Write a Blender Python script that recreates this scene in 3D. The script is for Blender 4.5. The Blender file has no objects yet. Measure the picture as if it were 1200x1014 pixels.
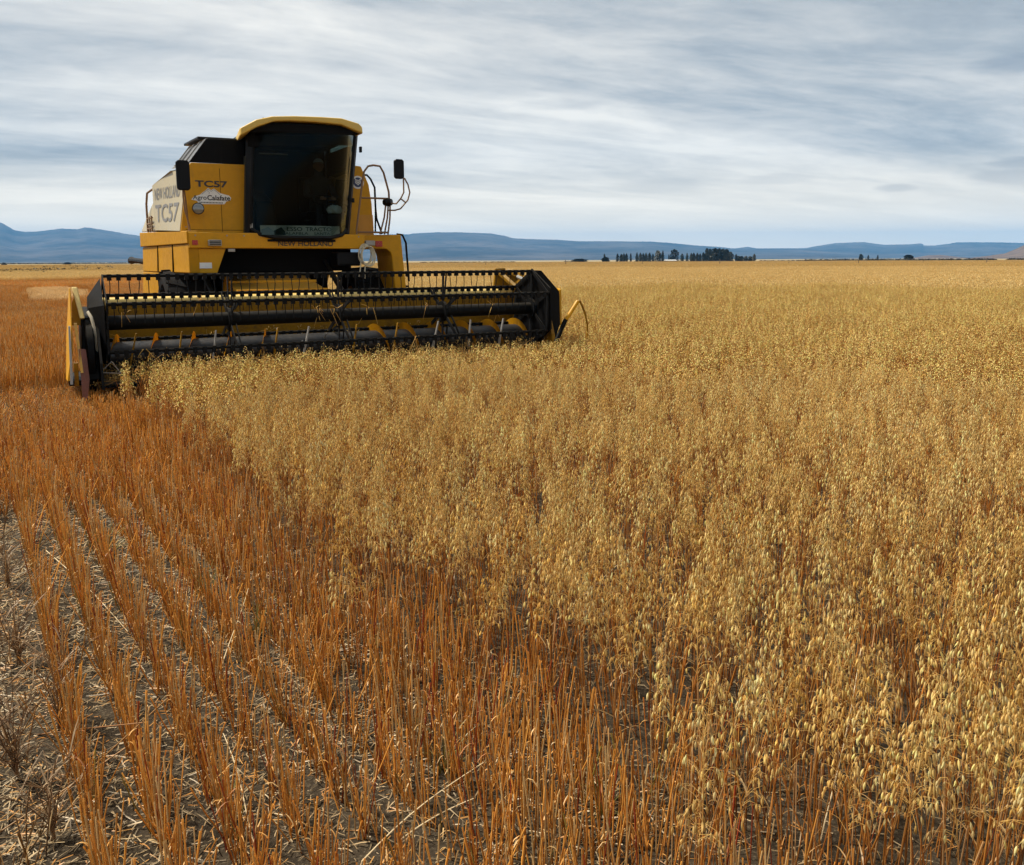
import bpy, bmesh, math, random
import numpy as np
from mathutils import Vector, Matrix, Euler
random.seed(7); RNG = np.random.default_rng(11)
R = math.radians
S = bpy.context.scene
COL = S.collection

# ---------------------------------------------------------------- camera
CAM_H, PITCH, ROLL, FPX = 1.6, R(8.0), R(0.28), 1000.0
cd = bpy.data.cameras.new("camera"); cam = bpy.data.objects.new("camera", cd); COL.objects.link(cam)
cd.sensor_width = 36.0; cd.lens = 36.0 * FPX / 1200.0
cd.shift_y = -(507.0 - (305.0 + FPX * math.tan(PITCH))) / 1200.0
cam.location = (0, 0, CAM_H)
_f = Vector((0, math.cos(PITCH), -math.sin(PITCH))); _r = Vector((1, 0, 0)); _u = _r.cross(_f)
_rr = _r * math.cos(ROLL) - _u * math.sin(ROLL); _uu = _r * math.sin(ROLL) + _u * math.cos(ROLL)
cam.rotation_euler = Matrix((_rr, _uu, -_f)).transposed().to_euler()
cd.clip_start = 0.05; cd.clip_end = 60000
S.camera = cam
S.view_settings.view_transform = 'Standard'; S.view_settings.look = 'None'
S.view_settings.gamma = 1.0; S.view_settings.exposure = 0.56
S.render.resolution_x, S.render.resolution_y = 1024, 865
S.cycles.max_bounces = 6; S.cycles.transparent_max_bounces = 8
S.cycles.volume_bounces = 0

# ---------------------------------------------------------------- sun and sky
SUN_EL, SUN_AZ = R(55), R(-76)          # azimuth from +Y towards +X: light comes from the left
sd = bpy.data.lights.new("sun", 'SUN'); sun = bpy.data.objects.new("sun", sd); COL.objects.link(sun)
sd.energy = 5.0; sd.angle = R(6); sd.color = (1.0, 0.93, 0.82)
_sv = Vector((math.sin(SUN_AZ) * math.cos(SUN_EL), math.cos(SUN_AZ) * math.cos(SUN_EL), math.sin(SUN_EL)))
sun.rotation_euler = _sv.to_track_quat('Z', 'Y').to_euler()
sun.location = _sv * 60

class NT:
    """small helper to write node trees"""
    def __init__(s, tree): s.t = tree; s.n = tree.nodes; s.l = tree.links
    def node(s, typ, **kw):
        nd = s.n.new(typ)
        for k, v in kw.items(): setattr(nd, k, v)
        return nd
    def put(s, sock, v):
        if hasattr(v, 'links'): s.l.new(v, sock)
        elif v is not None: sock.default_value = v
    def math(s, op, a, b=None, c=None, clamp=False):
        nd = s.node('ShaderNodeMath', operation=op, use_clamp=clamp)
        for i, v in enumerate((a, b, c)):
            if v is not None: s.put(nd.inputs[i], v)
        return nd.outputs[0]
    def vmath(s, op, a, b=None, scale=None):
        nd = s.node('ShaderNodeVectorMath', operation=op)
        s.put(nd.inputs[0], a)
        if b is not None: s.put(nd.inputs[1], b)
        if scale is not None: s.put(nd.inputs['Scale'], scale)
        return nd.outputs['Value'] if op in ('DOT_PRODUCT', 'LENGTH', 'DISTANCE') else nd.outputs[0]
    def mix(s, fac, a, b, mode='MIX'):
        nd = s.node('ShaderNodeMix', data_type='RGBA', blend_type=mode)
        s.put(nd.inputs[0], fac); s.put(nd.inputs[6], a); s.put(nd.inputs[7], b)
        return nd.outputs[2]
    def ramp(s, fac, stops, interp='LINEAR'):
        nd = s.node('ShaderNodeValToRGB'); cr = nd.color_ramp; cr.interpolation = interp
        while len(cr.elements) < len(stops): cr.elements.new(0.5)
        for e, (p, c) in zip(cr.elements, stops):
            e.position = p; e.color = (c, c, c, 1) if not hasattr(c, '__len__') else (*c[:3], 1)
        s.put(nd.inputs[0], fac)
        return nd.outputs[0]
    def noise(s, vec, scale, detail=4, rough=0.55, dist=0.0):
        nd = s.node('ShaderNodeTexNoise')
        if vec is not None: s.put(nd.inputs['Vector'], vec)
        s.put(nd.inputs['Scale'], scale); s.put(nd.inputs['Detail'], detail)
        s.put(nd.inputs['Roughness'], rough); s.put(nd.inputs['Distortion'], dist)
        return nd.outputs[0]
    def mapr(s, v, a, b, c=0.0, d=1.0, smooth=False):
        nd = s.node('ShaderNodeMapRange', interpolation_type='SMOOTHSTEP' if smooth else 'LINEAR')
        for i, q in enumerate((v, a, b, c, d)): s.put(nd.inputs[i], q)
        return nd.outputs[0]
    def xyz(s, x, y, z):
        nd = s.node('ShaderNodeCombineXYZ')
        for i, q in enumerate((x, y, z)): s.put(nd.inputs[i], q)
        return nd.outputs[0]
    def sep(s, v):
        nd = s.node('ShaderNodeSeparateXYZ'); s.put(nd.inputs[0], v); return nd.outputs

def C4(c): return (c[0], c[1], c[2], 1.0)

W = bpy.data.worlds.new("World"); S.world = W; W.use_nodes = True
w = NT(W.node_tree); W.node_tree.nodes.clear()
def build_sky():
    sky = w.node('ShaderNodeTexSky', sky_type='NISHITA', sun_disc=False)
    sky.sun_elevation = SUN_EL; sky.sun_rotation = SUN_AZ
    tc = w.node('ShaderNodeTexCoord'); d = tc.outputs['Generated']
    x, y, z = w.sep(d)
    # cloud deck: project the view direction on a flattened shell so streaks converge at the horizon
    zz = w.math('ADD', w.math('MAXIMUM', z, 0.0), 0.11)
    px = w.math('DIVIDE', x, zz); py = w.math('DIVIDE', y, zz)
    a = R(66)                                                   # azimuth the streaks run to
    along = w.math('ADD', w.math('MULTIPLY', px, math.sin(a)), w.math('MULTIPLY', py, math.cos(a)))
    acr = w.math('SUBTRACT', w.math('MULTIPLY', px, math.cos(a)), w.math('MULTIPLY', py, math.sin(a)))
    wv = w.xyz(w.math('MULTIPLY', along, 0.5), acr, 41.0)
    warp = w.math('MULTIPLY', w.math('SUBTRACT', w.noise(wv, 0.6, 2, 0.45), 0.5), 0.8)
    acw = w.math('ADD', acr, warp)
    n1 = w.noise(w.xyz(w.math('MULTIPLY', along, 0.36), acw, 3.1), 0.95, 7, 0.58, 0.35)
    n2 = w.noise(w.xyz(w.math('MULTIPLY', along, 0.50), acw, 9.7), 2.7, 7, 0.62, 0.45)
    n3 = w.noise(w.xyz(w.math('MULTIPLY', along, 0.30), acw, 17.3), 0.5, 3, 0.5, 0.2)
    n4 = w.noise(w.xyz(w.math('MULTIPLY', along, 0.55), acr, 27.3), 7.0, 6, 0.62, 0.4)
    n = w.math('ADD', w.math('ADD', w.math('MULTIPLY', n1, 0.48), w.math('MULTIPLY', n4, 0.08)), w.math('ADD', w.math('MULTIPLY', n2, 0.20), w.math('MULTIPLY', n3, 0.24)))
    tone = w.mapr(n, 0.395, 0.60, 0, 1)
    cloud = w.ramp(tone, [(0.0, (0.27, 0.31, 0.35)), (0.28, (0.41, 0.44, 0.46)), (0.58, (0.62, 0.62, 0.60)), (1.0, (0.90, 0.87, 0.80))])
    # small lens-shaped clouds low over the plain, each at its own direction
    dark = None
    for (X, Y, wx, wy, k) in ((1041, 225, 22, 4.5, 1.0), (1184, 212, 44, 8, 1.0), (1196, 197, 38, 6.5, .95), (770, 222, 55, 8, .4), (655, 131, 52, 7, .22), (905, 215, 40, 6, .35), (1170, 90, 50, 10, .5)):
        az0 = math.atan2((X - 600) / 1000, 1); el0 = math.atan2((305 - Y) / 1000, math.hypot(1, (X - 600) / 1000))
        az = w.math('ARCTAN2', x, y); el = w.math('ARCSINE', z)
        wob = w.math('MULTIPLY', w.math('SUBTRACT', n2, 0.5), 1.6)
        dx = w.math('DIVIDE', w.math('SUBTRACT', az, az0), wx / 1000); dy = w.math('DIVIDE', w.math('SUBTRACT', el, el0), wy / 1000)
        q = w.math('ADD', w.math('ADD', w.math('MULTIPLY', dx, dx), w.math('MULTIPLY', dy, dy)), wob)
        m = w.math('MULTIPLY', w.mapr(q, 1.5, 0.2, 0, 1, True), k)
        dark = m if dark is None else w.math('MAXIMUM', dark, m)
    cloud = w.mix(dark, cloud, (0.205, 0.25, 0.31, 1))
    # bright pale band where the deck thins towards the horizon
    hz = w.mapr(z, 0.13, 0.0, 0, 1, True)
    cloud = w.mix(w.math('MULTIPLY', hz, 0.8), cloud, (*HORIZON, 1))
    zen = w.mapr(z, 0.30, 0.75, 1.0, 0.50, True)      # unseen sky overhead dimmed to cut the ambient fill
    cloud = w.vmath('SCALE', cloud, scale=w.math('MULTIPLY', zen, 10.0 * SKY_GAIN))
    col = w.mix(0.93, sky.outputs[0], cloud)
    bg = w.node('ShaderNodeBackground'); w.put(bg.inputs[0], col); bg.inputs[1].default_value = 0.1
    out = w.node('ShaderNodeOutputWorld'); w.l.new(bg.outputs[0], out.inputs[0])
SKY_GAIN = 0.82
HORIZON = (1.95, 1.62, 1.13)
build_sky()

# ---------------------------------------------------------------- shared helpers
def tag(o, label=None, cat=None, group=None, kind=None):
    if label: o['label'] = label
    if cat: o['category'] = cat
    if group: o['group'] = group
    if kind: o['kind'] = kind
    return o

def empty(name, loc, rz=0.0, label=None, cat=None, group=None):
    o = bpy.data.objects.new(name, None); COL.objects.link(o)
    o.location = loc; o.rotation_euler = (0, 0, rz); o.empty_display_size = 0.2
    return tag(o, label, cat, group)

def link(name, me, parent=None, loc=None, mat=None):
    o = bpy.data.objects.new(name, me); COL.objects.link(o)
    if mat and not me.materials: me.materials.append(mat)
    if parent: o.parent = parent
    if loc is not None: o.location = loc
    return o

def copy_tree(o, parent=None):
    c = o.copy(); COL.objects.link(c)
    if parent: c.parent = parent; c.matrix_parent_inverse = o.matrix_parent_inverse
    for ch in [q for q in bpy.data.objects if q.parent == o]: copy_tree(ch, c)
    return c

# camera ray in world space for a pixel of the 1200x1014 photograph (used to place far things)
def ground_at(px, dist, z=0.0):
    return Vector(((px - 600.0) / FPX * dist, dist, z))
def horizon_y(px): return 308.0 - px * 0.00492

# ---------------------------------------------------------------- materials
MATS = {}
def mat_new(name):
    m = bpy.data.materials.new(name); m.use_nodes = True; m.node_tree.nodes.clear()
    return m, NT(m.node_tree)

def principled(name, col, rough=0.5, metal=0.0, var=0.12, dirt=0.0, dirt_col=(0.30, 0.22, 0.13), scale=6.0, bump=0.0, coat=0.0, spec=0.5, dust=0.0):
    m, t = mat_new(name)
    tc = t.node('ShaderNodeTexCoord'); v = tc.outputs['Object']
    n = t.noise(v, scale, 5, 0.6); n2 = t.noise(v, scale * 6.3, 3, 0.6)
    base = t.mix(n, C4([c * (1 - var) for c in col]), C4([min(1, c * (1 + var)) for c in col]))
    if dirt:
        dm = t.mapr(t.math('ADD', t.math('MULTIPLY', n, 0.65), t.math('MULTIPLY', n2, 0.35)), 0.44, 0.68, 0, dirt)
        base = t.mix(dm, base, C4(dirt_col))
    if dust:
        geo = t.node('ShaderNodeNewGeometry'); nz = t.sep(geo.outputs['Normal'])[2]
        dz = t.math('MULTIPLY', t.mapr(nz, 0.25, 0.95, 0, dust, True), t.mapr(t.noise(v, 11.0, 6, 0.7), 0.32, 0.6, 0.25, 1))
        base = t.mix(dz, base, (0.42, 0.33, 0.19, 1))
        dr = t.noise(t.vmath('MULTIPLY', v, (14, 14, 1.1)), 1.0, 4, 0.6)           # rain-washed streaks and fine film
        base = t.mix(t.mapr(dr, 0.56, 0.74, 0, 0.13), base, C4([c * 0.45 + 0.05 for c in dirt_col]))
    p = t.node('ShaderNodeBsdfPrincipled'); t.put(p.inputs['Base Color'], base)
    t.put(p.inputs['Roughness'], t.mapr(n2, 0.2, 0.8, max(0.03, rough - 0.12), min(1, rough + 0.15)))
    p.inputs['Metallic'].default_value = metal
    p.inputs['Coat Weight'].default_value = coat; p.inputs['Specular IOR Level'].default_value = spec
    if bump:
        b = t.node('ShaderNodeBump'); b.inputs['Strength'].default_value = bump; b.inputs['Distance'].default_value = 0.01
        t.put(b.inputs['Height'], n2); t.l.new(b.outputs[0], p.inputs['Normal'])
    o = t.node('ShaderNodeOutputMaterial'); t.l.new(p.outputs[0], o.inputs[0])
    MATS[name] = m
    return m

# ================================================================ GROUND, HILLS
def ground_material():
    m, t = mat_new("field_soil")
    geo = t.node('ShaderNodeNewGeometry'); P = geo.outputs['Position']
    n1 = t.noise(P, 0.9, 6, 0.65); n2 = t.noise(P, 23.0, 5, 0.7); n3 = t.noise(P, 95.0, 3, 0.7)
    soil = t.mix(n2, (0.016, 0.012, 0.008, 1), (0.062, 0.046, 0.028, 1))
    soil = t.mix(t.mapr(n3, 0.52, 0.66, 0, 0.4), soil, (0.20, 0.16, 0.10, 1))
    dist = t.vmath('LENGTH', P)
    big = t.noise(t.vmath('MULTIPLY', P, (0.012, 0.03, 0)), 1.0, 5, 0.6)
    straw = t.mix(n1, (0.24, 0.14, 0.05, 1), (0.36, 0.23, 0.085, 1))
    plain = t.mix(t.mapr(big, 0.4, 0.62), (0.34, 0.26, 0.125, 1), (0.23, 0.19, 0.105, 1))
    c = t.mix(t.mapr(dist, 14, 60, 0, 1, True), soil, straw)
    c = t.mix(t.mapr(dist, 300, 600, 0, 1, True), c, plain)
    p = t.node('ShaderNodeBsdfPrincipled'); t.put(p.inputs['Base Color'], c); p.inputs['Roughness'].default_value = 0.95
    p.inputs['Specular IOR Level'].default_value = 0.15
    b = t.node('ShaderNodeBump'); b.inputs['Strength'].default_value = 0.7; b.inputs['Distance'].default_value = 0.02
    t.put(b.inputs['Height'], t.math('ADD', n2, t.math('MULTIPLY', n3, 0.4))); t.l.new(b.outputs[0], p.inputs['Normal'])
    o = t.node('ShaderNodeOutputMaterial'); t.l.new(p.outputs[0], o.inputs[0])
    return m

def mesh_np(name, V, quads=None, tris=None, smooth=True, col=None):
    me = bpy.data.meshes.new(name)
    V = np.asarray(V, np.float32)
    nq = 0 if quads is None else len(quads); nt = 0 if tris is None else len(tris)
    loops = []
    if nq: loops.append(np.asarray(quads, np.int32).ravel())
    if nt: loops.append(np.asarray(tris, np.int32).ravel())
    loops = np.concatenate(loops)
    me.vertices.add(len(V)); me.vertices.foreach_set('co', V.ravel())
    me.loops.add(len(loops)); me.loops.foreach_set('vertex_index', loops)
    me.polygons.add(nq + nt)
    ls = np.concatenate([np.arange(nq) * 4, nq * 4 + np.arange(nt) * 3]).astype(np.int32)
    me.polygons.foreach_set('loop_start', ls)
    if smooth: me.polygons.foreach_set('use_smooth', np.ones(nq + nt, bool))
    if col is not None:
        a = me.attributes.new('Col', 'FLOAT_COLOR', 'POINT')
        c4 = np.ones((len(V), 4), np.float32); c4[:, :3] = col
        a.data.foreach_set('color', c4.ravel())
    me.update(calc_edges=True); me.validate()
    return me

def grid_quads(nr, nc, wrap=False):
    i = np.arange(nr - 1)[:, None]; j = np.arange(nc if wrap else nc - 1)[None, :]
    j2 = (j + 1) % nc
    return np.stack([i * nc + j, i * nc + j2, (i + 1) * nc + j2, (i + 1) * nc + j], -1).reshape(-1, 4)

def vnoise(x, y, seed=0):
    """value noise on numpy arrays"""
    xi = np.floor(x).astype(np.int64); yi = np.floor(y).astype(np.int64)
    fx = x - xi; fy = y - yi; fx = fx * fx * (3 - 2 * fx); fy = fy * fy * (3 - 2 * fy)
    def h(a, b):
        k = (a * 374761393 + b * 668265263 + seed * 982451653) & 0x7fffffff
        k = ((k ^ (k >> 13)) * 1274126177) & 0x7fffffff
        return ((k ^ (k >> 16)) & 0xffff) / 65535.0
    return (h(xi, yi) * (1 - fx) + h(xi + 1, yi) * fx) * (1 - fy) + (h(xi, yi + 1) * (1 - fx) + h(xi + 1, yi + 1) * fx) * fy
def fbm(x, y, seed=0, octv=4):
    s = 0; a = 0.5
    for k in range(octv): s = s + a * vnoise(x * 2 ** k, y * 2 ** k, seed + k); a *= 0.5
    return s

rr = np.concatenate([np.linspace(0.4, 16, 90), np.geomspace(16.6, 13500, 60)])
th = np.linspace(0, 2 * np.pi, 181)[:-1]
gx = rr[:, None] * np.sin(th); gy = rr[:, None] * np.cos(th)
gz = (fbm(gx * 2.2, gy * 2.2, 3) - 0.45) * 0.05 * np.clip((16 - rr) / 6, 0, 1)[:, None]
V = np.stack([gx, gy, gz], -1).reshape(-1, 3)
V = np.concatenate([V, [[0, 0, -0.01]]]); cidx = len(V) - 1
tri = np.array([[cidx, (j + 1) % 180, j] for j in range(180)])
ground = link('ground', mesh_np('ground', V, grid_quads(len(rr), 180, True)[:, ::-1], tri), mat=ground_material())
tag(ground, kind='structure')

def hill_material(name, c0, c1, c2, s):
    m, t = mat_new(name)
    geo = t.node('ShaderNodeNewGeometry'); P = geo.outputs['Position']
    n = t.noise(t.vmath('MULTIPLY', P, (s, s, s * 3.5)), 1.0, 6, 0.6); n2 = t.noise(P, s * 5, 5, 0.65)
    c = t.mix(t.mapr(n, 0.36, 0.64), C4(c0), C4(c1)); c = t.mix(t.mapr(n2, 0.5, 0.62, 0, 0.6), c, C4(c2))
    p = t.node('ShaderNodeBsdfDiffuse'); t.put(p.inputs[0], c)
    o = t.node('ShaderNodeOutputMaterial'); t.l.new(p.outputs[0], o.inputs[0])
    return m

def hill_range(name, prof, r0, rr_, r1, mat, nseg=420, rough=0.42, seed=0, nr=56):
    xs = np.array([p[0] for p in prof], float); ys = np.array([p[1] for p in prof], float)
    px = np.linspace(xs[0], xs[-1], nseg)
    top = np.interp(px, xs, ys); ang = (horizon_y(px) - top) / FPX
    ang = np.maximum(ang, 0) * (1 + 0.025 * (fbm(px / 9, px * 0, seed + 5, 3) - 0.45))
    rad = np.concatenate([np.linspace(r0, rr_, nr), np.linspace(rr_, r1, 9)[1:]])
    q = np.clip((rad - r0) / (rr_ - r0), 0, 1); back = np.clip((r1 - rad) / (r1 - rr_), 0, 1)
    g = np.where(rad <= rr_, q ** 1.35, back ** 0.6)
    a = (px - 600) / FPX
    X = a[None, :] * rad[:, None]; Y = np.broadcast_to(rad[:, None], X.shape)
    sc = 900.0 * (rr_ / 7500)
    er = 1 - rough * 2.0 * np.abs(fbm(X / sc + 31, Y / (sc * 1.8), seed, 5) - 0.48) * (1 - q[:, None] ** 3)
    Z = ang[None, :] * rr_ * g[:, None] * er + CAM_H * g[:, None] - 0.5
    Vv = np.stack([X, Y, Z], -1).reshape(-1, 3)
    o = link(name, mesh_np(name, Vv, grid_quads(len(rad), nseg)), mat=mat)
    return tag(o, kind='structure')

MT = hill_material("far_rock", (0.036, 0.036, 0.036), (0.115, 0.10, 0.09), (0.022, 0.026, 0.024), 0.0016)
hill_range('mountains', [(-420, 290), (-260, 268), (-120, 258), (-30, 260), (8, 261), (14, 263.5), (26, 270.5), (38, 273), (60, 271.5), (78, 269), (100, 269.5), (108, 267.2), (122, 269.5), (145, 273), (168, 277), (210, 283), (260, 287), (330, 286), (400, 280), (440, 276), (470, 275.5), (482, 275.5), (486, 274.3), (512, 273.2), (540, 273), (578, 274.6), (592, 277), (602, 280), (640, 281.3), (652, 281.6), (676, 283.2), (720, 283.4), (762, 283.6), (785, 285.3), (812, 288), (840, 289.6), (856, 291.4), (866, 292.2), (900, 292), (935, 291.8), (960, 293.5), (1000, 297), (1060, 303.2)], 4200, 7300, 8200, MT, 520, seed=2)
hill_range('mesa_hills', [(845, 303.6), (858, 291.5), (873, 289.8), (885, 291.5), (940, 291.3), (952, 289), (975, 285.4), (1008, 284.2), (1018, 285.6), (1032, 287.4), (1062, 286.6), (1075, 285.6), (1078, 288), (1090, 288.2), (1106, 286.2), (1116, 284.4), (1165, 284.6), (1200, 285.5), (1320, 284), (1420, 289), (1560, 296)], 5600, 8600, 9200, MT, 360, seed=9)
HB = hill_material("near_hill_earth", (0.11, 0.085, 0.075), (0.18, 0.135, 0.105), (0.075, 0.065, 0.055), 0.012)
hill_range('brown_hill', [(1128, 302.6), (1150, 300.2), (1172, 297), (1188, 290.5), (1200, 284.6), (1225, 278), (1262, 274), (1310, 277), (1360, 288), (1420, 301)], 1500, 2100, 2600, HB, 160, seed=21)
hill_range('low_hill', [(1060, 303.2), (1072, 301.2), (1084, 299.2), (1098, 298.9), (1110, 300), (1122, 301.6), (1140, 302.6)], 2300, 2700, 3000, HB, 90, seed=27)

# ---------------------------------------------------------------- air between here and the hills
def build_haze():
    x0, x1, y0, y1, z0, z1 = -9500, 10500, -14000, 14000, -1.6, 420
    bm = bmesh.new(); bmesh.ops.create_cube(bm, size=1)
    for v in bm.verts: v.co = (x0 + (v.co.x + .5) * (x1 - x0), y0 + (v.co.y + .5) * (y1 - y0), z0 + (v.co.z + .5) * (z1 - z0))
    me = bpy.data.meshes.new('haze'); bm.to_mesh(me); bm.free()
    m = bpy.data.materials.new('haze_air'); m.use_nodes = True; t = NT(m.node_tree); t.n.clear()
    v = t.node('ShaderNodeVolumePrincipled'); v.inputs['Color'].default_value = (*HAZE_COL, 1)
    v.inputs['Density'].default_value = HAZE_D; v.inputs['Anisotropy'].default_value = 0.0
    o = t.node('ShaderNodeOutputMaterial'); t.l.new(v.outputs[0], o.inputs['Volume'])
    h = link('haze', me, mat=m); h.display_type = 'WIRE'
    return tag(h, kind='stuff')
HAZE_COL = (0.17, 0.50, 0.96); HAZE_D = 1.0e-4
build_haze()

# ================================================================ CROP AND STUBBLE
ROW = R(32.4)
DA = np.array([math.sin(ROW), -math.cos(ROW)]); DB = np.array([math.cos(ROW), math.sin(ROW)])   # along the rows (towards the camera) / across to the right
B0 = 1.40                                   # edge of the standing crop, measured across the rows
HARV_C = np.array([-2.32, 11.7]); HYAW = R(28.5)
HU = np.array([math.cos(HYAW), math.sin(HYAW)]); HN = np.array([math.sin(HYAW), -math.cos(HYAW)])

def field_masks(x, y):
    """1 standing oats, 2 stubble, 3 pale lodged strip"""
    b = x * DB[0] + y * DB[1]; a = x * DA[0] + y * DA[1]
    px, py = x - HARV_C[0], y - HARV_C[1]
    s = px * HU[0] + py * HU[1]; t = px * HN[0] + py * HN[1]
    dist = np.hypot(x, y)
    edge = B0 + 0.15 * (vnoise(a * 2.3 + 5, a * 0, 4) - 0.5) + 0.20 * (vnoise(a * 0.6 + 9, a * 0, 6) - 0.5)
    edge = edge + np.clip((-a - 6.2) / 2.5, 0, 1) * 0.16 + np.clip((a + 2.6) / 1.6, 0, 1) * 0.16
    cut = np.where(t > 0.50, b < edge, s < 3.12)
    far = (dist > 76 + 9 * (vnoise(x * 0.09, y * 0.09, 8) - 0.5)) & (s < 3.12)
    isl = ((x / np.maximum(y, 1) + 0.530) / 0.046) ** 2 + ((y - 42) / 12.5) ** 2 + 1.1 * (vnoise(x * 0.9, y * 0.35, 12) - 0.5) + 0.5 * (vnoise(x * 3.1, y * 1.2, 15) - 0.5) < 1
    out = np.where(cut & ~far, np.where(isl, 3, 2), 1)
    return out

# ---- building blocks as numpy arrays: (verts, quads, colours)
class Acc:
    def __init__(s): s.V = []; s.Q = []; s.C = []; s.k = 0
    def add(s, V, Q, C):
        V = np.asarray(V, np.float32); s.V.append(V); s.Q.append(np.asarray(Q, np.int32) + s.k)
        C = np.asarray(C, np.float32); s.C.append(np.broadcast_to(C, V.shape) if C.ndim == 1 else C); s.k += len(V)
    def arr(s): return np.concatenate(s.V), np.concatenate(s.Q), np.concatenate(s.C)

def tube_np(P, rad, m=4):
    P = np.asarray(P, float); k = len(P)
    T = np.gradient(P, axis=0); T /= np.linalg.norm(T, axis=1)[:, None] + 1e-9
    ref = np.array([0.31, 0.95, 0.05]) if abs(T[0, 2]) > 0.7 else np.array([0, 0, 1.0])
    A = np.cross(T, ref); A /= np.linalg.norm(A, axis=1)[:, None] + 1e-9; B = np.cross(T, A)
    th = np.arange(m) * 2 * np.pi / m
    rad = np.broadcast_to(np.asarray(rad, float), (k,))
    V = P[:, None, :] + rad[:, None, None] * (np.cos(th)[None, :, None] * A[:, None, :] + np.sin(th)[None, :, None] * B[:, None, :])
    return V.reshape(-1, 3), grid_quads(k, m, True)

def ribbon_np(P, wid, side):
    P = np.asarray(P, float); k = len(P); wid = np.broadcast_to(np.asarray(wid, float), (k,))
    side = np.broadcast_to(np.asarray(side, float), (k, 3))
    V = np.stack([P - side * wid[:, None] / 2, P + side * wid[:, None] / 2], 1).reshape(-1, 3)
    return V, grid_quads(k, 2)

ru = lambda a, b: random.uniform(a, b)
def lerp(a, b, t): return np.asarray(a) * (1 - t) + np.asarray(b) * t

STEM_A = np.array([0.56, 0.235, 0.050]); STEM_B = np.array([0.72, 0.42, 0.13]); STEM_R = np.array([0.27, 0.050, 0.022]); STEM_D = np.array([0.17, 0.085, 0.035])
GRAIN_A = np.array([0.86, 0.62, 0.185]); GRAIN_B = np.array([0.92, 0.78, 0.395]); GRAIN_C = np.array([0.62, 0.38, 0.085])
LEAF_A = np.array([0.50, 0.28, 0.09]); LEAF_B = np.array([0.64, 0.46, 0.21]); LEAF_G = np.array([0.16, 0.17, 0.05])
def stem_col():
    r = random.random()
    if r < 0.10: return lerp(STEM_R, STEM_A, ru(0, 0.5))
    if r < 0.20: return lerp(STEM_D, STEM_A, ru(0, 0.7))
    return lerp(STEM_A, STEM_B, random.random() ** 1.4)

def spikelet(acc, P, D, L, wid, col, lod):
    """hanging husked grain: D is the (mostly downward) axis"""
    D = np.asarray(D, float); D /= np.linalg.norm(D); ref = np.array([ru(-1, 1), ru(-1, 1), 0.2])
    A = np.cross(D, ref); A /= np.linalg.norm(A) + 1e-9; B = np.cross(D, A)
    if lod == 0:
        st = [(0, 0.12), (0.16, 0.72), (0.40, 1.0), (0.68, 0.72), (1.0, 0.06)]; m = 5
        th = np.arange(m) * 2 * np.pi / m
        V = np.concatenate([P + D * L * f + wid / 2 * g * (np.cos(th)[:, None] * A + 0.78 * np.sin(th)[:, None] * B) for f, g in st])
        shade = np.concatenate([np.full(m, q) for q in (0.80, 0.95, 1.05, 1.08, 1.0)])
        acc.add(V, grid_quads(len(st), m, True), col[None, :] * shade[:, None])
        if random.random() < 0.45:      # second husk parted from the first
            D2 = D + A * ru(0.18, 0.34); D2 /= np.linalg.norm(D2); A2 = np.cross(D2, B); 
            V, Q = ribbon_np([P + D2 * L * f for f in (0.1, 0.45, 0.98)], [wid * 0.3, wid * 0.8, wid * 0.08], B)
            acc.add(V, Q, np.minimum(col * 1.12, 0.9))
    elif lod == 1:
        V = np.concatenate([[P], P + D * L * 0.42 + wid / 2 * np.array([A, B, -A, -B]), [P + D * L]])
        acc.add(V, [[1, 5, 2, 0], [2, 5, 3, 0], [3, 5, 4, 0], [4, 5, 1, 0]], col)
    else:
        V = np.array([P, P + D * L * .45 + A * wid / 2, P + D * L, P + D * L * .45 - A * wid / 2])
        acc.add(V, [[0, 1, 2, 3]], col)

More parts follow.
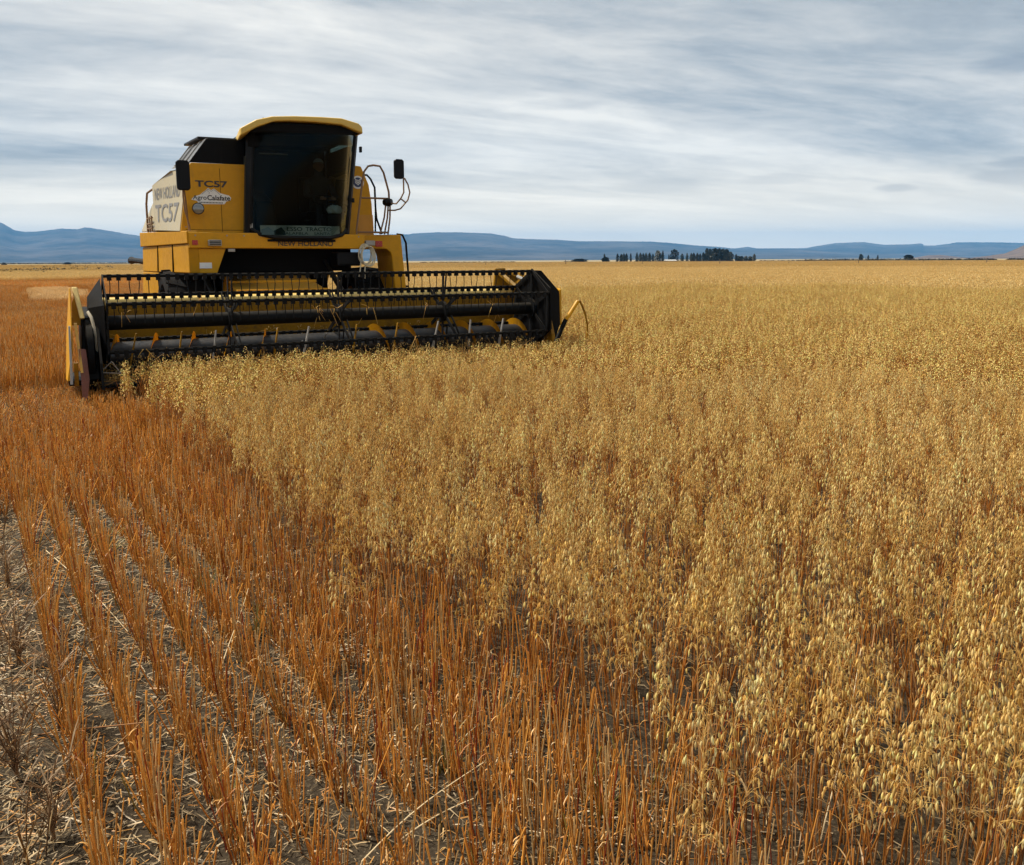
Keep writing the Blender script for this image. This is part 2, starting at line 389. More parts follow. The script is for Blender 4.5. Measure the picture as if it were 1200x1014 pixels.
def oat_plant(lod, headless=False):
    acc = Acc(); H = ru(0.47, 0.69); sc = lerp(stem_col() * 0.9, np.array([0.27, 0.085, 0.022]), ru(0.0, 0.75))
    lean = np.array([ru(-1, 1), ru(-1, 1)]) * 0.05
    def axis(z):
        q = z / H; return np.array([lean[0] * q + bend[0] * q ** 3, lean[1] * q + bend[1] * q ** 3, z - 0.25 * np.hypot(*bend) * q ** 3])
    ba = ru(0, 6.28); bend = np.array([math.cos(ba), math.sin(ba)]) * ru(0.01, 0.09)
    zs = np.linspace(0, H, {0: 9, 1: 4, 2: 2, 3: 2}[lod]); P = np.array([axis(z) for z in zs])
    top = lerp(sc, GRAIN_A, 0.6)
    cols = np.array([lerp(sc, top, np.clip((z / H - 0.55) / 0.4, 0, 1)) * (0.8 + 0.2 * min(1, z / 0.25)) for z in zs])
    if lod <= 1:
        m = 4 if lod == 0 else 3
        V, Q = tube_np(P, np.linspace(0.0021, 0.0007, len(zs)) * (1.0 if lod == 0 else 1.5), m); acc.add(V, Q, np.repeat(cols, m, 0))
    else:
        a = ru(0, 6.28); wd = 0.009 if lod == 2 else 0.03
        V, Q = ribbon_np(P, [wd, wd * .5], [math.cos(a), math.sin(a), 0]); acc.add(V, Q, np.repeat(cols, 2, 0))
    nspk = {0: random.randint(20, 34), 1: random.randint(13, 19), 2: 9, 3: 6}[lod]
    L = {0: 0.0210, 1: 0.0260, 2: 0.045, 3: 0.085}[lod]; wid = {0: 0.0066, 1: 0.0100, 2: 0.022, 3: 0.05}[lod]
    gcol = lerp(GRAIN_A, GRAIN_B, random.random() ** 0.8); gcol = lerp(gcol, GRAIN_C, random.random() ** 1.8 * 0.7) * {0: 1.0, 1: 1.08, 2: 0.90, 3: 0.80}[lod]
    if lod == 1: gcol = gcol * np.array([1.10, 0.935, 0.72])
    if lod >= 2: gcol = lerp(gcol, np.array([0.60, 0.485, 0.215]), 0.45)
    z0 = H * ru(0.62, 0.71)
    for i in range(nspk):
        f = (i + random.random()) / nspk
        z = z0 + (H - z0) * f; base = axis(z)
        out = (0.012 + 0.050 * (1 - f) ** 0.8) * ru(0.5, 1.15)
        a = ba + random.gauss(0, 1.15)
        tip = base + np.array([math.cos(a) * out, math.sin(a) * out, ru(0.000, 0.035) * (1 - f * .6)])
        if lod == 0:
            mid = (base + tip) / 2 + np.array([0, 0, ru(0.006, 0.014)])
            V, Q = tube_np([base, mid, tip], [0.00055, 0.00045, 0.0004], 3); acc.add(V, Q, lerp(sc, GRAIN_A, 0.65))
        D = np.array([math.cos(a) * 0.16 + ru(-.13, .13), math.sin(a) * 0.16 + ru(-.13, .13), -1.0]) if lod < 1 else (np.array([math.cos(a) * .75 + ru(-.4, .4), math.sin(a) * .75 + ru(-.4, .4), -1.0]) if lod == 1 else np.array([ru(-1, 1), ru(-1, 1), -0.9]))
        c = np.clip(gcol * ru(0.62, 1.26), 0, 0.92)
        if random.random() < 0.08: c = lerp(c, LEAF_A, 0.7)
        spikelet(acc, tip, D, L * ru(0.85, 1.15), wid * ru(0.85, 1.15), c, lod)
    nl = {0: random.choice([1, 2, 2, 3]), 1: random.choice([0, 1, 1]), 2: 0, 3: 0}[lod]
    for _ in range(nl):
        z = H * ru(0.06, 0.5); b0 = axis(z); a = ru(0, 6.28); ln = ru(0.05, 0.13); dr = ru(0.4, 1.6)
        pts = [b0 + np.array([math.cos(a) * ln * q * (1 - 0.35 * q * dr), math.sin(a) * ln * q * (1 - 0.35 * q * dr), ln * (0.75 * q - dr * q * q)]) for q in np.linspace(0, 1, 6 if lod == 0 else 3)]
        for p in pts: p[2] = max(p[2], 0.008)
        side = np.array([-math.sin(a + ru(-.7, .7)), math.cos(a), ru(-.5, .5)]); side /= np.linalg.norm(side)
        V, Q = ribbon_np(pts, np.linspace(0.0042, 0.0008, len(pts)), side)
        acc.add(V, Q, lerp(LEAF_A, LEAF_B, random.random()) * ru(0.4, 0.9) if random.random() > 0.06 else LEAF_G)
    return acc.arr()

def stub_stem(lod, hmin=0.16, hmax=0.295, grey=0.0):
    acc = Acc(); H = ru(hmin, hmax) if random.random() > 0.22 else ru(0.05, hmin); g_ = random.random()
    sc = lerp(stem_col() * np.array([1, .88, .8]), [0.88, 0.45, 0.085], ru(0.15, 0.9)) * ru(0.66, 1.12)
    if g_ < 0.17: sc = lerp([0.78, 0.55, 0.26], [0.55, 0.38, 0.16], random.random())
    elif g_ < 0.20: sc = lerp([0.30, 0.045, 0.020], [0.46, 0.12, 0.03], random.random())
    elif g_ < 0.22: sc = lerp([0.20, 0.19, 0.05], [0.45, 0.33, 0.07], random.random())
    if grey: sc = lerp(sc, np.array([0.21, 0.135, 0.075]) * ru(0.45, 1.3), grey)
    lean = np.array([random.gauss(0, 1), random.gauss(0, 1)]) * (0.030 + 0.12 * grey) * H / 0.25
    if random.random() < 0.05 + 0.1 * grey: lean *= 3.5
    P = np.array([[lean[0] * q, lean[1] * q, H * q] for q in ((0, .5, 1) if lod == 0 else (0, 1))])
    if lod == 0: P[1, :2] += np.array([ru(-1, 1), ru(-1, 1)]) * 0.006
    if lod <= 1:
        m = 4 if lod == 0 else 3
        r = ru(0.0014, 0.0025) * (1 if lod == 0 else 1.5)
        V, Q = tube_np(P, [r * 1.15] + [r] * (len(P) - 1), m)
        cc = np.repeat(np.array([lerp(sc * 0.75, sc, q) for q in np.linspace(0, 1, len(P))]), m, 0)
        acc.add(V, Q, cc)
    else:
        a = ru(0, 6.28); V, Q = ribbon_np(P, {2: 0.014, 3: 0.04}[lod], [math.cos(a), math.sin(a), 0]); acc.add(V, Q, sc)
    for _ in range(random.choice((0, 1, 1, 1, 2)) if lod == 0 else 0):     # dry sheath or leaf scrap
        z = H * ru(0.05, 0.7); a = ru(0, 6.28); ln = ru(0.02, 0.09); dr = ru(-0.3, 0.8); b0 = P[-1] * (z / H)
        pts = [b0 + np.array([math.cos(a) * ln * q * .55, math.sin(a) * ln * q * .55, ln * (0.8 * q - dr * q * q)]) for q in np.linspace(0, 1, 4)]
        for p in pts: p[2] = max(p[2], 0.006)
        V, Q = ribbon_np(pts, np.linspace(0.0045, 0.001, 4), [-math.sin(a), math.cos(a), ru(-.4, .4)])
        c = lerp(sc, LEAF_B, ru(0.1, 0.8)) * ru(0.8, 1.1)
        acc.add(V, Q, c if random.random() > 0.04 else LEAF_G)
    return acc.arr()

def straw_piece(lod):
    acc = Acc(); L = (ru(0.010, 0.045) if random.random() < 0.86 else ru(0.05, 0.12)) if lod == 0 else ru(0.05, 0.16); a = ru(0, 6.28); z = ru(0.003, 0.020); tl = ru(-0.25, 0.30)
    cv = ru(-0.25, 0.25)
    pts = np.array([[math.cos(a) * L * q - math.sin(a) * L * cv * q * (1 - q), math.sin(a) * L * q + math.cos(a) * L * cv * q * (1 - q), max(0.003, z + tl * L * q)] for q in (0, .5, 1)])
    g = random.random()
    c = lerp(np.array([0.58, 0.46, 0.26]), np.array([0.38, 0.30, 0.19]), g) * ru(0.30, 1.15)
    if random.random() < 0.18: c = lerp(STEM_A, STEM_B, random.random()) * 0.85
    wd = ru(0.0016, 0.0040) * (1 if lod == 0 else 2.2)
    V, Q = ribbon_np(pts, wd, [-math.sin(a) * .9, math.cos(a) * .9, ru(-.5, .5)]); acc.add(V, Q, c)
    return acc.arr()

def assemble(protos, n, place, col_j=0.14, scale_j=0.10, tilt=0.05):
    """numpy patch: n random prototypes at positions given by place(n)"""
    XY = place(n); pick = RNG.integers(0, len(protos), len(XY)); Vs, Qs, Cs = [], [], []; k = 0
    for i, (x, y) in enumerate(XY):
        V, Q, C = protos[pick[i]]
        a = RNG.uniform(0, 6.283); s = 1 + RNG.uniform(-scale_j, scale_j); ca, sa = math.cos(a) * s, math.sin(a) * s
        tx, ty = RNG.normal(0, tilt, 2)
        Wv = np.empty_like(V); Wv[:, 2] = V[:, 2] * s
        Wv[:, 0] = V[:, 0] * ca - V[:, 1] * sa + x + V[:, 2] * tx; Wv[:, 1] = V[:, 0] * sa + V[:, 1] * ca + y + V[:, 2] * ty
        Vs.append(Wv); Qs.append(Q + k); Cs.append(np.clip(C * (1 + RNG.uniform(-col_j, col_j)), 0, 0.9)); k += len(V)
    return [np.concatenate(Vs)], [np.concatenate(Qs)], [np.concatenate(Cs)]

SP = 0.16                                    # drill row spacing
def rows_place(w, l, sig, clump=0.0, sp=SP):
    def f(n):
        nr = max(1, round(w / sp)); r = RNG.integers(0, nr, n)
        x = (r + 0.5) * sp - w / 2 + RNG.normal(0, sig, n)
        y = RNG.uniform(-l / 2, l / 2, n)
        if clump:
            keep = vnoise(r * 7.3 + RNG.uniform(0, 99), y / 0.11, int(RNG.integers(0, 999))) > clump * RNG.uniform(0.2, 1.0, n)
            x, y = x[keep], y[keep]
        return np.stack([x, y], 1)
    return f
def free_place(w, l): return lambda n: np.stack([RNG.uniform(-w / 2, w / 2, n), RNG.uniform(-l / 2, l / 2, n)], 1)

def patch_mesh(name, sets, mat, smooth=True):
    Vs, Qs, Cs = [], [], []; k = 0
    for V, Q, C in sets:
        for v, q, c in zip(V, Q, C):
            Vs.append(v); Qs.append(q + k); Cs.append(c); k += len(v)
    me = mesh_np(name, np.concatenate(Vs), np.concatenate(Qs), smooth=smooth, col=np.concatenate(Cs))
    me.materials.append(mat)
    return me

def plant_material(name, tint_a, tint_b, transl=0.3):
    m, t = mat_new(name)
    at = t.node('ShaderNodeAttribute', attribute_name='Col'); geo = t.node('ShaderNodeNewGeometry')
    P = geo.outputs['Position']
    n = t.noise(t.vmath('MULTIPLY', P, (1, 1, 0)), 0.55, 4, 0.6); nb = t.noise(t.vmath('MULTIPLY', P, (1, 1, 0)), 0.06, 3, 0.55)
    f = t.mapr(t.math('ADD', t.math('MULTIPLY', n, 0.6), t.math('MULTIPLY', nb, 0.4)), 0.36, 0.62)
    c = t.mix(1.0, at.outputs['Color'], t.mix(f, C4(tint_a), C4(tint_b)), 'MULTIPLY')
    d = t.node('ShaderNodeBsdfDiffuse'); t.put(d.inputs[0], c)
    tr = t.node('ShaderNodeBsdfTranslucent'); t.put(tr.inputs[0], c)
    mx = t.node('ShaderNodeMixShader'); mx.inputs[0].default_value = transl
    t.l.new(d.outputs[0], mx.inputs[1]); t.l.new(tr.outputs[0], mx.inputs[2])
    gl = t.node('ShaderNodeBsdfGlossy'); gl.inputs[1].default_value = 0.45; gl.inputs[0].default_value = (.9, .85, .75, 1)
    m2 = t.node('ShaderNodeMixShader'); m2.inputs[0].default_value = 0.035
    t.l.new(mx.outputs[0], m2.inputs[1]); t.l.new(gl.outputs[0], m2.inputs[2])
    o = t.node('ShaderNodeOutputMaterial'); t.l.new(m2.outputs[0], o.inputs[0])
    return m

M_OAT = plant_material('oat_straw', (0.90, 0.82, 0.72), (1.06, 1.02, 1.0))
M_STUB = plant_material('stubble_straw', (0.86, 0.78, 0.72), (1.08, 1.05, 1.0), 0.2)
M_SCRUB = plant_material('scrub_leaf', (0.85, 0.85, 0.85), (1.1, 1.1, 1.0), 0.25)

def scatter(name, protos, P, vi, rz, scl, tilt=None):
    """one stuff object: points that carry instances of the prototype meshes"""
    pc = bpy.data.collections.new(name + '_prototypes')
    for i, me in enumerate(protos):
        o = bpy.data.objects.new('%s_%03d' % (name, i), me); pc.objects.link(o)
    me = bpy.data.meshes.new(name); P = np.asarray(P, np.float32)
    me.vertices.add(len(P)); me.vertices.foreach_set('co', P.ravel())
    a = me.attributes.new('vi', 'INT', 'POINT'); a.data.foreach_set('value', np.asarray(vi, np.int32))
    rot = np.zeros((len(P), 3), np.float32); rot[:, 2] = rz
    a = me.attributes.new('rot', 'FLOAT_VECTOR', 'POINT'); a.data.foreach_set('vector', rot.ravel())
    a = me.attributes.new('scl', 'FLOAT_VECTOR', 'POINT'); a.data.foreach_set('vector', np.asarray(scl, np.float32).ravel())
    ng = bpy.data.node_groups.new(name + '_scatter', 'GeometryNodeTree')
    ng.interface.new_socket('Geometry', in_out='INPUT', socket_type='NodeSocketGeometry')
    ng.interface.new_socket('Geometry', in_out='OUTPUT', socket_type='NodeSocketGeometry')
    N = ng.nodes; L = ng.links
    gi = N.new('NodeGroupInput'); go = N.new('NodeGroupOutput')
    ci = N.new('GeometryNodeCollectionInfo'); ci.inputs['Collection'].default_value = pc
    ci.inputs['Separate Children'].default_value = True; ci.inputs['Reset Children'].default_value = True
    ip = N.new('GeometryNodeInstanceOnPoints'); ip.inputs['Pick Instance'].default_value = True
    def na(nm, dt):
        q = N.new('GeometryNodeInputNamedAttribute'); q.data_type = dt; q.inputs['Name'].default_value = nm
        return [s for s in q.outputs if s.name == 'Attribute' and s.enabled][0]
    L.new(gi.outputs[0], ip.inputs['Points']); L.new(ci.outputs[0], ip.inputs['Instance'])
    L.new(na('vi', 'INT'), ip.inputs['Instance Index'])
    er = N.new('FunctionNodeEulerToRotation'); L.new(na('rot', 'FLOAT_VECTOR'), er.inputs[0]); L.new(er.outputs[0], ip.inputs['Rotation'])
    L.new(na('scl', 'FLOAT_VECTOR'), ip.inputs['Scale']); L.new(ip.outputs[0], go.inputs[0])
    o = link(name, me)
    md = o.modifiers.new('scatter', 'NODES'); md.node_group = ng
    return o

def build_fields():
    oatp = {l: [oat_plant(l) for _ in range(k)] for l, k in ((0, 26), (1, 22), (2, 18), (3, 14))}
    stubp = {l: [stub_stem(l) for _ in range(k)] for l, k in ((0, 60), (1, 40), (2, 30), (3, 20))}
    strawp = {l: [straw_piece(l) for _ in range(140)] for l in (0, 1)}
    greyp = [stub_stem(0, 0.10, 0.26, ru(0.6, 1.0)) for _ in range(50)]
    pm = []; idx = {}
    def reg(key, me): idx.setdefault(key, []).append(len(pm)); pm.append(me)
    cell = {0: (0.96, 1.0), 1: (1.92, 2.0), 2: (3.84, 4.0), 3: (7.68, 8.0)}
    dens = {0: 112, 1: 122, 2: 150, 3: 62}
    till1 = [stub_stem(1, 0.30, 0.47, 0.0) for _ in range(30)]
    till1 = [(V, Q, C * np.array([0.80, 0.66, 0.62])) for V, Q, C in till1]
    tillp = [stub_stem(0, 0.30, 0.47, 0.0) for _ in range(40)]
    tillp = [(V, Q, C * np.array([0.88, 0.80, 0.80])) for V, Q, C in tillp]
    for l, nv in ((0, 5), (1, 4), (2, 3), (3, 2)):
        w_, h_ = cell[l]
        for v in range(nv):
            sets = [assemble(oatp[l], int(dens[l] * w_ * h_), rows_place(w_, h_, 0.034))]
            if l == 0:
                sets.append(assemble(strawp[0], 650, free_place(w_, h_)))
                sets.append(assemble(tillp, 215, rows_place(w_, h_, 0.035), tilt=0.06))
            if l == 1: sets.append(assemble(till1, int(150 * w_ * h_), rows_place(w_, h_, 0.04), tilt=0.06))
            reg(('oat', l), patch_mesh('oat_patch', sets, M_OAT, l == 0))
    for l in (0, 1):
        for v in range(8):
            sets = [assemble(oatp[l], int(dens[l] * 0.16 * 0.2 + 0.7 + v % 2), rows_place(0.16, 0.2, 0.03))]
            sets.append(assemble(tillp, 7 + v % 3, rows_place(0.16, 0.2, 0.03), tilt=0.06)); sets.append(assemble(strawp[0], 40, free_place(0.16, 0.2)))
            reg(('oatT', l), patch_mesh('oat_tuft', sets, M_OAT, l == 0))
    sden = {0: 980, 1: 960, 2: 280, 3: 70}
    for l, nv in ((0, 6), (1, 4), (2, 3)):
        w_, h_ = cell[l]
        for v in range(nv):
            sets = [assemble(stubp[l], int(sden[l] * w_ * h_), rows_place(w_, h_, 0.013 if l == 0 else 0.044, 0.45 if l == 0 else 0.25), tilt=0.025 if l == 0 else 0.06)]
            if l == 0: sets.append(assemble(strawp[0], 3000, free_place(w_, h_)))
            if l == 1: sets.append(assemble(strawp[1], 1500, free_place(w_, h_)))
            reg(('stub', l), patch_mesh('stubble_patch', sets, M_STUB, l == 0))
    for v in range(5):
        w_, h_ = cell[0]
        sets = [assemble(stubp[0], int(1080 * w_ * h_), rows_place(w_, h_, 0.040, 0.28), tilt=0.05), assemble(strawp[0], 2400, free_place(w_, h_))]
        reg(('messy', 0), patch_mesh('loose_stubble_patch', sets, M_STUB))
    palep = []
    for _ in range(40):
        V, Q, C = stub_stem(1, 0.05, 0.16); palep.append((V * np.array([2.2, 2.2, 1]), Q, lerp(np.array([0.86, 0.66, 0.36]), np.array([0.72, 0.48, 0.20]), random.random()) * np.ones_like(C)))
    for l in (0, 1, 2):
        w_, h_ = cell[l]; reg(('pale', l), patch_mesh('lodged_straw_patch', [assemble(palep, int(420 * w_ * h_), free_place(w_, h_), tilt=0.5)], M_STUB, False))
    for v in range(3): reg(('paleT', 1), patch_mesh('lodged_straw_tuft', [assemble(palep, 14, free_place(0.16, 0.2), tilt=0.5)], M_STUB, False))
    for l in (0, 1):
        for v in range(8):
            sets = [assemble(stubp[l], int(sden[l] * 0.16 * 0.2), rows_place(0.16, 0.2, 0.035), tilt=0.06)]
            sets.append(assemble(strawp[l], 110 if l == 0 else 14, free_place(0.16, 0.2)))
            reg(('stubT', l), patch_mesh('stubble_tuft', sets, M_STUB))
    for v in range(4):
        w_, h_ = cell[0]
        sets = [assemble(greyp, 190, rows_place(w_, h_, 0.05, 0.6), tilt=0.16), assemble(strawp[0], 4200, free_place(w_, h_))]
        reg(('grey', 0), patch_mesh('grey_stubble_patch', sets, M_STUB))
    # quadtree over the row-aligned grid
    out = {'oat': [], 'stub': []}
    def to_xy(a, b): return a * DA[0] + b * DB[0], a * DA[1] + b * DB[1]
    U = np.linspace(-0.5, 0.5, 7)
    def emit(kind, key, a, b, zs=1.0, tint=None):
        x, y = to_xy(a, b)
        s_ = (x - HARV_C[0]) * HU[0] + (y - HARV_C[1]) * HU[1]; t_ = (x - HARV_C[0]) * HN[0] + (y - HARV_C[1]) * HN[1]
        if kind == 'oat' and -3.2 < s_ < 3.3 and 0.4 < t_ < 3.6: zs *= 0.86        # bowed under the reel
        if kind == 'stub' and -4.0 < s_ < -2.2 and -0.8 < t_ < 2.3: zs *= 0.42          # run over by the divider
        v = random.choice(idx[key])
        flip = random.random() < 0.5
        # local x -> across rows (DB), local y -> along
        out[kind].append((x, y, v, ROW + (math.pi if flip else 0), zs))
    def cell_visit(l, a, b):
        w_, h_ = cell[l]; x, y = to_xy(a, b); rad = 0.5 * math.hypot(w_, h_)
        if y < 0.55 - rad or abs(x) > y * 0.6 * 1.22 + 1.4 + rad: return
        d = math.hypot(x, y)
        if d > 430 + rad: return
        aa, bb = np.meshgrid(a + U * h_, b + U * w_); xx, yy = to_xy(aa, bb)
        mk = field_masks(xx, yy); uni = mk.min() == mk.max()
        dj = d * (1 + 0.16 * (float(vnoise(np.array(x * 3.7), np.array(y * 3.7), 91)) - 0.5)); want = 0 if dj < 8.5 else 1 if dj < 36 else 2 if dj < 120 else 3
        if l > want or (not uni and l > (0 if d < 62 else 2)):
            for i in (-1, 1):
                for j in (-1, 1): cell_visit(l - 1, a + i * h_ / 4, b + j * w_ / 4)
            return
        und = 0.86 + 0.10 * (random.random() - 0.5) + 0.22 * max(0, min(1, (8.5 - d) / 5.5)) * (y > 0) + 0.04 * min(1, max(0, (d - 14) / 10)) + 0.17 * (float(vnoise(np.array(x * 0.35), np.array(y * 0.35), 41)) - 0.5) + 0.10 * (float(vnoise(np.array(x * 1.1), np.array(y * 1.1), 43)) - 0.5)
        if uni or l > 0:
            put(int(np.median(mk)), max(l, want) if l >= want else l, a, b, x, y, d, und)
        else:
            ll = 0 if d < 7.5 else 1
            for i in range(6):
                for j in range(5):
                    a2 = a + (j - 2) * 0.2; b2 = b + (i - 2.5) * 0.16; x2, y2 = to_xy(a2, b2)
                    jx = random.gauss(0, 0.13) + (0.22 if random.random() < .12 else 0); k = int(field_masks(np.array(x2 + DB[0] * jx), np.array(y2 + DB[1] * jx)))
                    if k == 1: emit('oat', ('oatT', ll), a2, b2, und)
                    elif k == 3: emit('stub', ('paleT', 1), a2, b2, 1.0)
                    else: emit('stub', ('stubT', ll), a2, b2, 1.22 * random.uniform(.85, 1.12) if b2 > B0 - 0.5 else 1.0)
    def put(k, l, a, b, x, y, d, und):
        if k == 1: emit('oat', ('oat', l), a, b, und)
        elif k == 3: emit('stub', ('pale', min(l, 2)), a, b, 1.0)
        elif l == 0 and b < -0.30 and d < 6: emit('stub', ('grey', 0), a, b)
        elif l <= 2: emit('stub', ('messy', 0) if l == 0 and (b > 0.72 + 0.3 * (random.random() - .5) or d > 5.0 + 1.2 * random.random()) else ('stub', l), a, b, (0.88 if b < .75 and d < 5.5 else 1.0) + 0.20 * max(0, min(1, (b - 0.5) / 0.7)) * (1 if b < 1.6 else 0) + 0.12 * random.uniform(-1, 1))
    offb = 0.18 - 0.08
    for ia in range(-58, 20):
        for ib in range(-40, 62): cell_visit(3, ia * 8.0, ib * 7.68 + offb + 0.0)
    for kind, nm, in (('oat', 'oat_crop'), ('stub', 'stubble')):
        A = np.array(out[kind]); n = len(A)
        P = np.stack([A[:, 0], A[:, 1], np.zeros(n)], 1); sc = np.ones((n, 3)); sc[:, 2] = A[:, 4]
        used = sorted(set(A[:, 2].astype(int))); mp = {u: i for i, u in enumerate(used)}
        o = scatter(nm, [pm[u] for u in used], P, [mp[int(q)] for q in A[:, 2]], A[:, 3], sc)
        tag(o, 'ripe golden oats standing uncut across the field' if kind == 'oat' else 'orange cut straw stubble in drilled rows over strawy soil', 'oats' if kind == 'oat' else 'stubble', kind='stuff')
        print(nm, n, 'patches', sum(len(pm[u].polygons) for u in used), 'prototype faces')
build_fields()

# ================================================================ COMBINE HARVESTER
def rusty_yellow():
    return principled('yellow_paint', (0.62, 0.30, 0.006), 0.42, var=0.12, dirt=0.4, dirt_col=(0.30, 0.155, 0.02), scale=2.2, spec=0.22, dust=0.28)
M_YEL = rusty_yellow()
M_YEL2 = principled('worn_shaded_yellow', (0.34, 0.17, 0.006), 0.6, var=0.25, dirt=0.9, dirt_col=(0.10, 0.055, 0.015), scale=5.0, bump=0.15, spec=0.15, dust=0.6)  # worn paint, its colour also darkened for the reel's shade on header_back
M_CREAM = principled('cream_panel', (0.44, 0.375, 0.23), 0.35, var=0.05, dirt=0.35, dirt_col=(0.55, 0.45, 0.28), scale=2.0, dust=0.6)
M_BLK = principled('black_paint', (0.003, 0.003, 0.0033), 0.5, var=0.25, dirt=0.3, dirt_col=(0.010, 0.008, 0.006), scale=4.0, spec=0.10, dust=0.05)
M_BLKP = principled('black_plastic', (0.0035, 0.0035, 0.004), 0.38, var=0.2, dirt=0.25, dirt_col=(0.011, 0.009, 0.0075), scale=3.0, spec=0.16, dust=0.05)
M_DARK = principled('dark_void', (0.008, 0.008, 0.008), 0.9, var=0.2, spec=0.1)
M_STEEL = principled('auger_steel', (0.05, 0.055, 0.063), 0.4, 0.7, var=0.3, dirt=0.5, dirt_col=(0.11, 0.09, 0.07), scale=5.0, bump=0.1, dust=0.05)
M_RUBBER = principled('tyre_rubber', (0.010, 0.0095, 0.0095), 0.9, var=0.3, dirt=0.45, dirt_col=(0.028, 0.023, 0.017), scale=4.0, bump=0.3, spec=0.1)
M_TUBE = principled('reel_black', (0.003, 0.0034, 0.004), 0.55, var=0.3, dirt=0.3, dirt_col=(0.011, 0.009, 0.007), scale=6.0, spec=0.14, dust=0.05)
M_RUST = principled('rusty_sheet', (0.20, 0.075, 0.055), 0.7, var=0.3, dirt=0.7, dirt_col=(0.10, 0.05, 0.035), scale=7.0)
M_GREY = principled('grey_metal', (0.34, 0.33, 0.31), 0.45, 0.4, var=0.15, dirt=0.4, dirt_col=(0.2, 0.16, 0.1), scale=8.0)
M_CREAMT = principled('cream_hose', (0.62, 0.56, 0.42), 0.5, var=0.1, dirt=0.4, dirt_col=(0.35, 0.28, 0.16), scale=9.0)
M_WHITE = principled('white_vinyl', (0.78, 0.78, 0.76), 0.4, var=0.03, dirt=0.15, dirt_col=(0.55, 0.48, 0.36), scale=9.0)
M_INK = principled('black_lettering', (0.035, 0.03, 0.026), 0.5, var=0.2)
M_INKG = principled('grey_lettering', (0.19, 0.185, 0.175), 0.5, var=0.1)
M_BLUE = principled('blue_emblem', (0.02, 0.04, 0.13), 0.4)
M_TEAL = principled('dark_teal_lettering', (0.02, 0.06, 0.07), 0.5)
M_RED = principled('red_reflector', (0.40, 0.03, 0.015), 0.25)
M_LENS = principled('lamp_lens', (0.22, 0.22, 0.21), 0.12, 0.6)
M_BROWN = principled('brown_rail', (0.22, 0.12, 0.05), 0.5, var=0.25, dirt=0.5, dirt_col=(0.12, 0.07, 0.04), scale=9.0)
M_MIRR = principled('mirror_glass', (0.6, 0.62, 0.63), 0.04, 1.0, var=0.02)
M_ROPE = principled('pale_rope', (0.60, 0.53, 0.38), 0.85, var=0.15, scale=30.0, bump=0.4)
M_STRAWB = principled('dry_straw', (0.62, 0.46, 0.2), 0.8, var=0.2)

def glass_material(name, tint, refl=1.0):
    m, t = mat_new(name)
    tr = t.node('ShaderNodeBsdfTransparent'); tr.inputs[0].default_value = C4(tint)
    gl = t.node('ShaderNodeBsdfGlossy'); gl.inputs[1].default_value = 0.03; gl.inputs[0].default_value = (.8, .85, .85, 1)
    fr = t.node('ShaderNodeFresnel'); fr.inputs[0].default_value = 1.42
    f = t.math('MULTIPLY', fr.outputs[0], refl)
    mx = t.node('ShaderNodeMixShader'); t.put(mx.inputs[0], f)
    t.l.new(tr.outputs[0], mx.inputs[1]); t.l.new(gl.outputs[0], mx.inputs[2])
    o = t.node('ShaderNodeOutputMaterial'); t.l.new(mx.outputs[0], o.inputs[0])
    return m
M_GLASS = glass_material('tinted_glass', (0.36, 0.43, 0.41), 0.30)

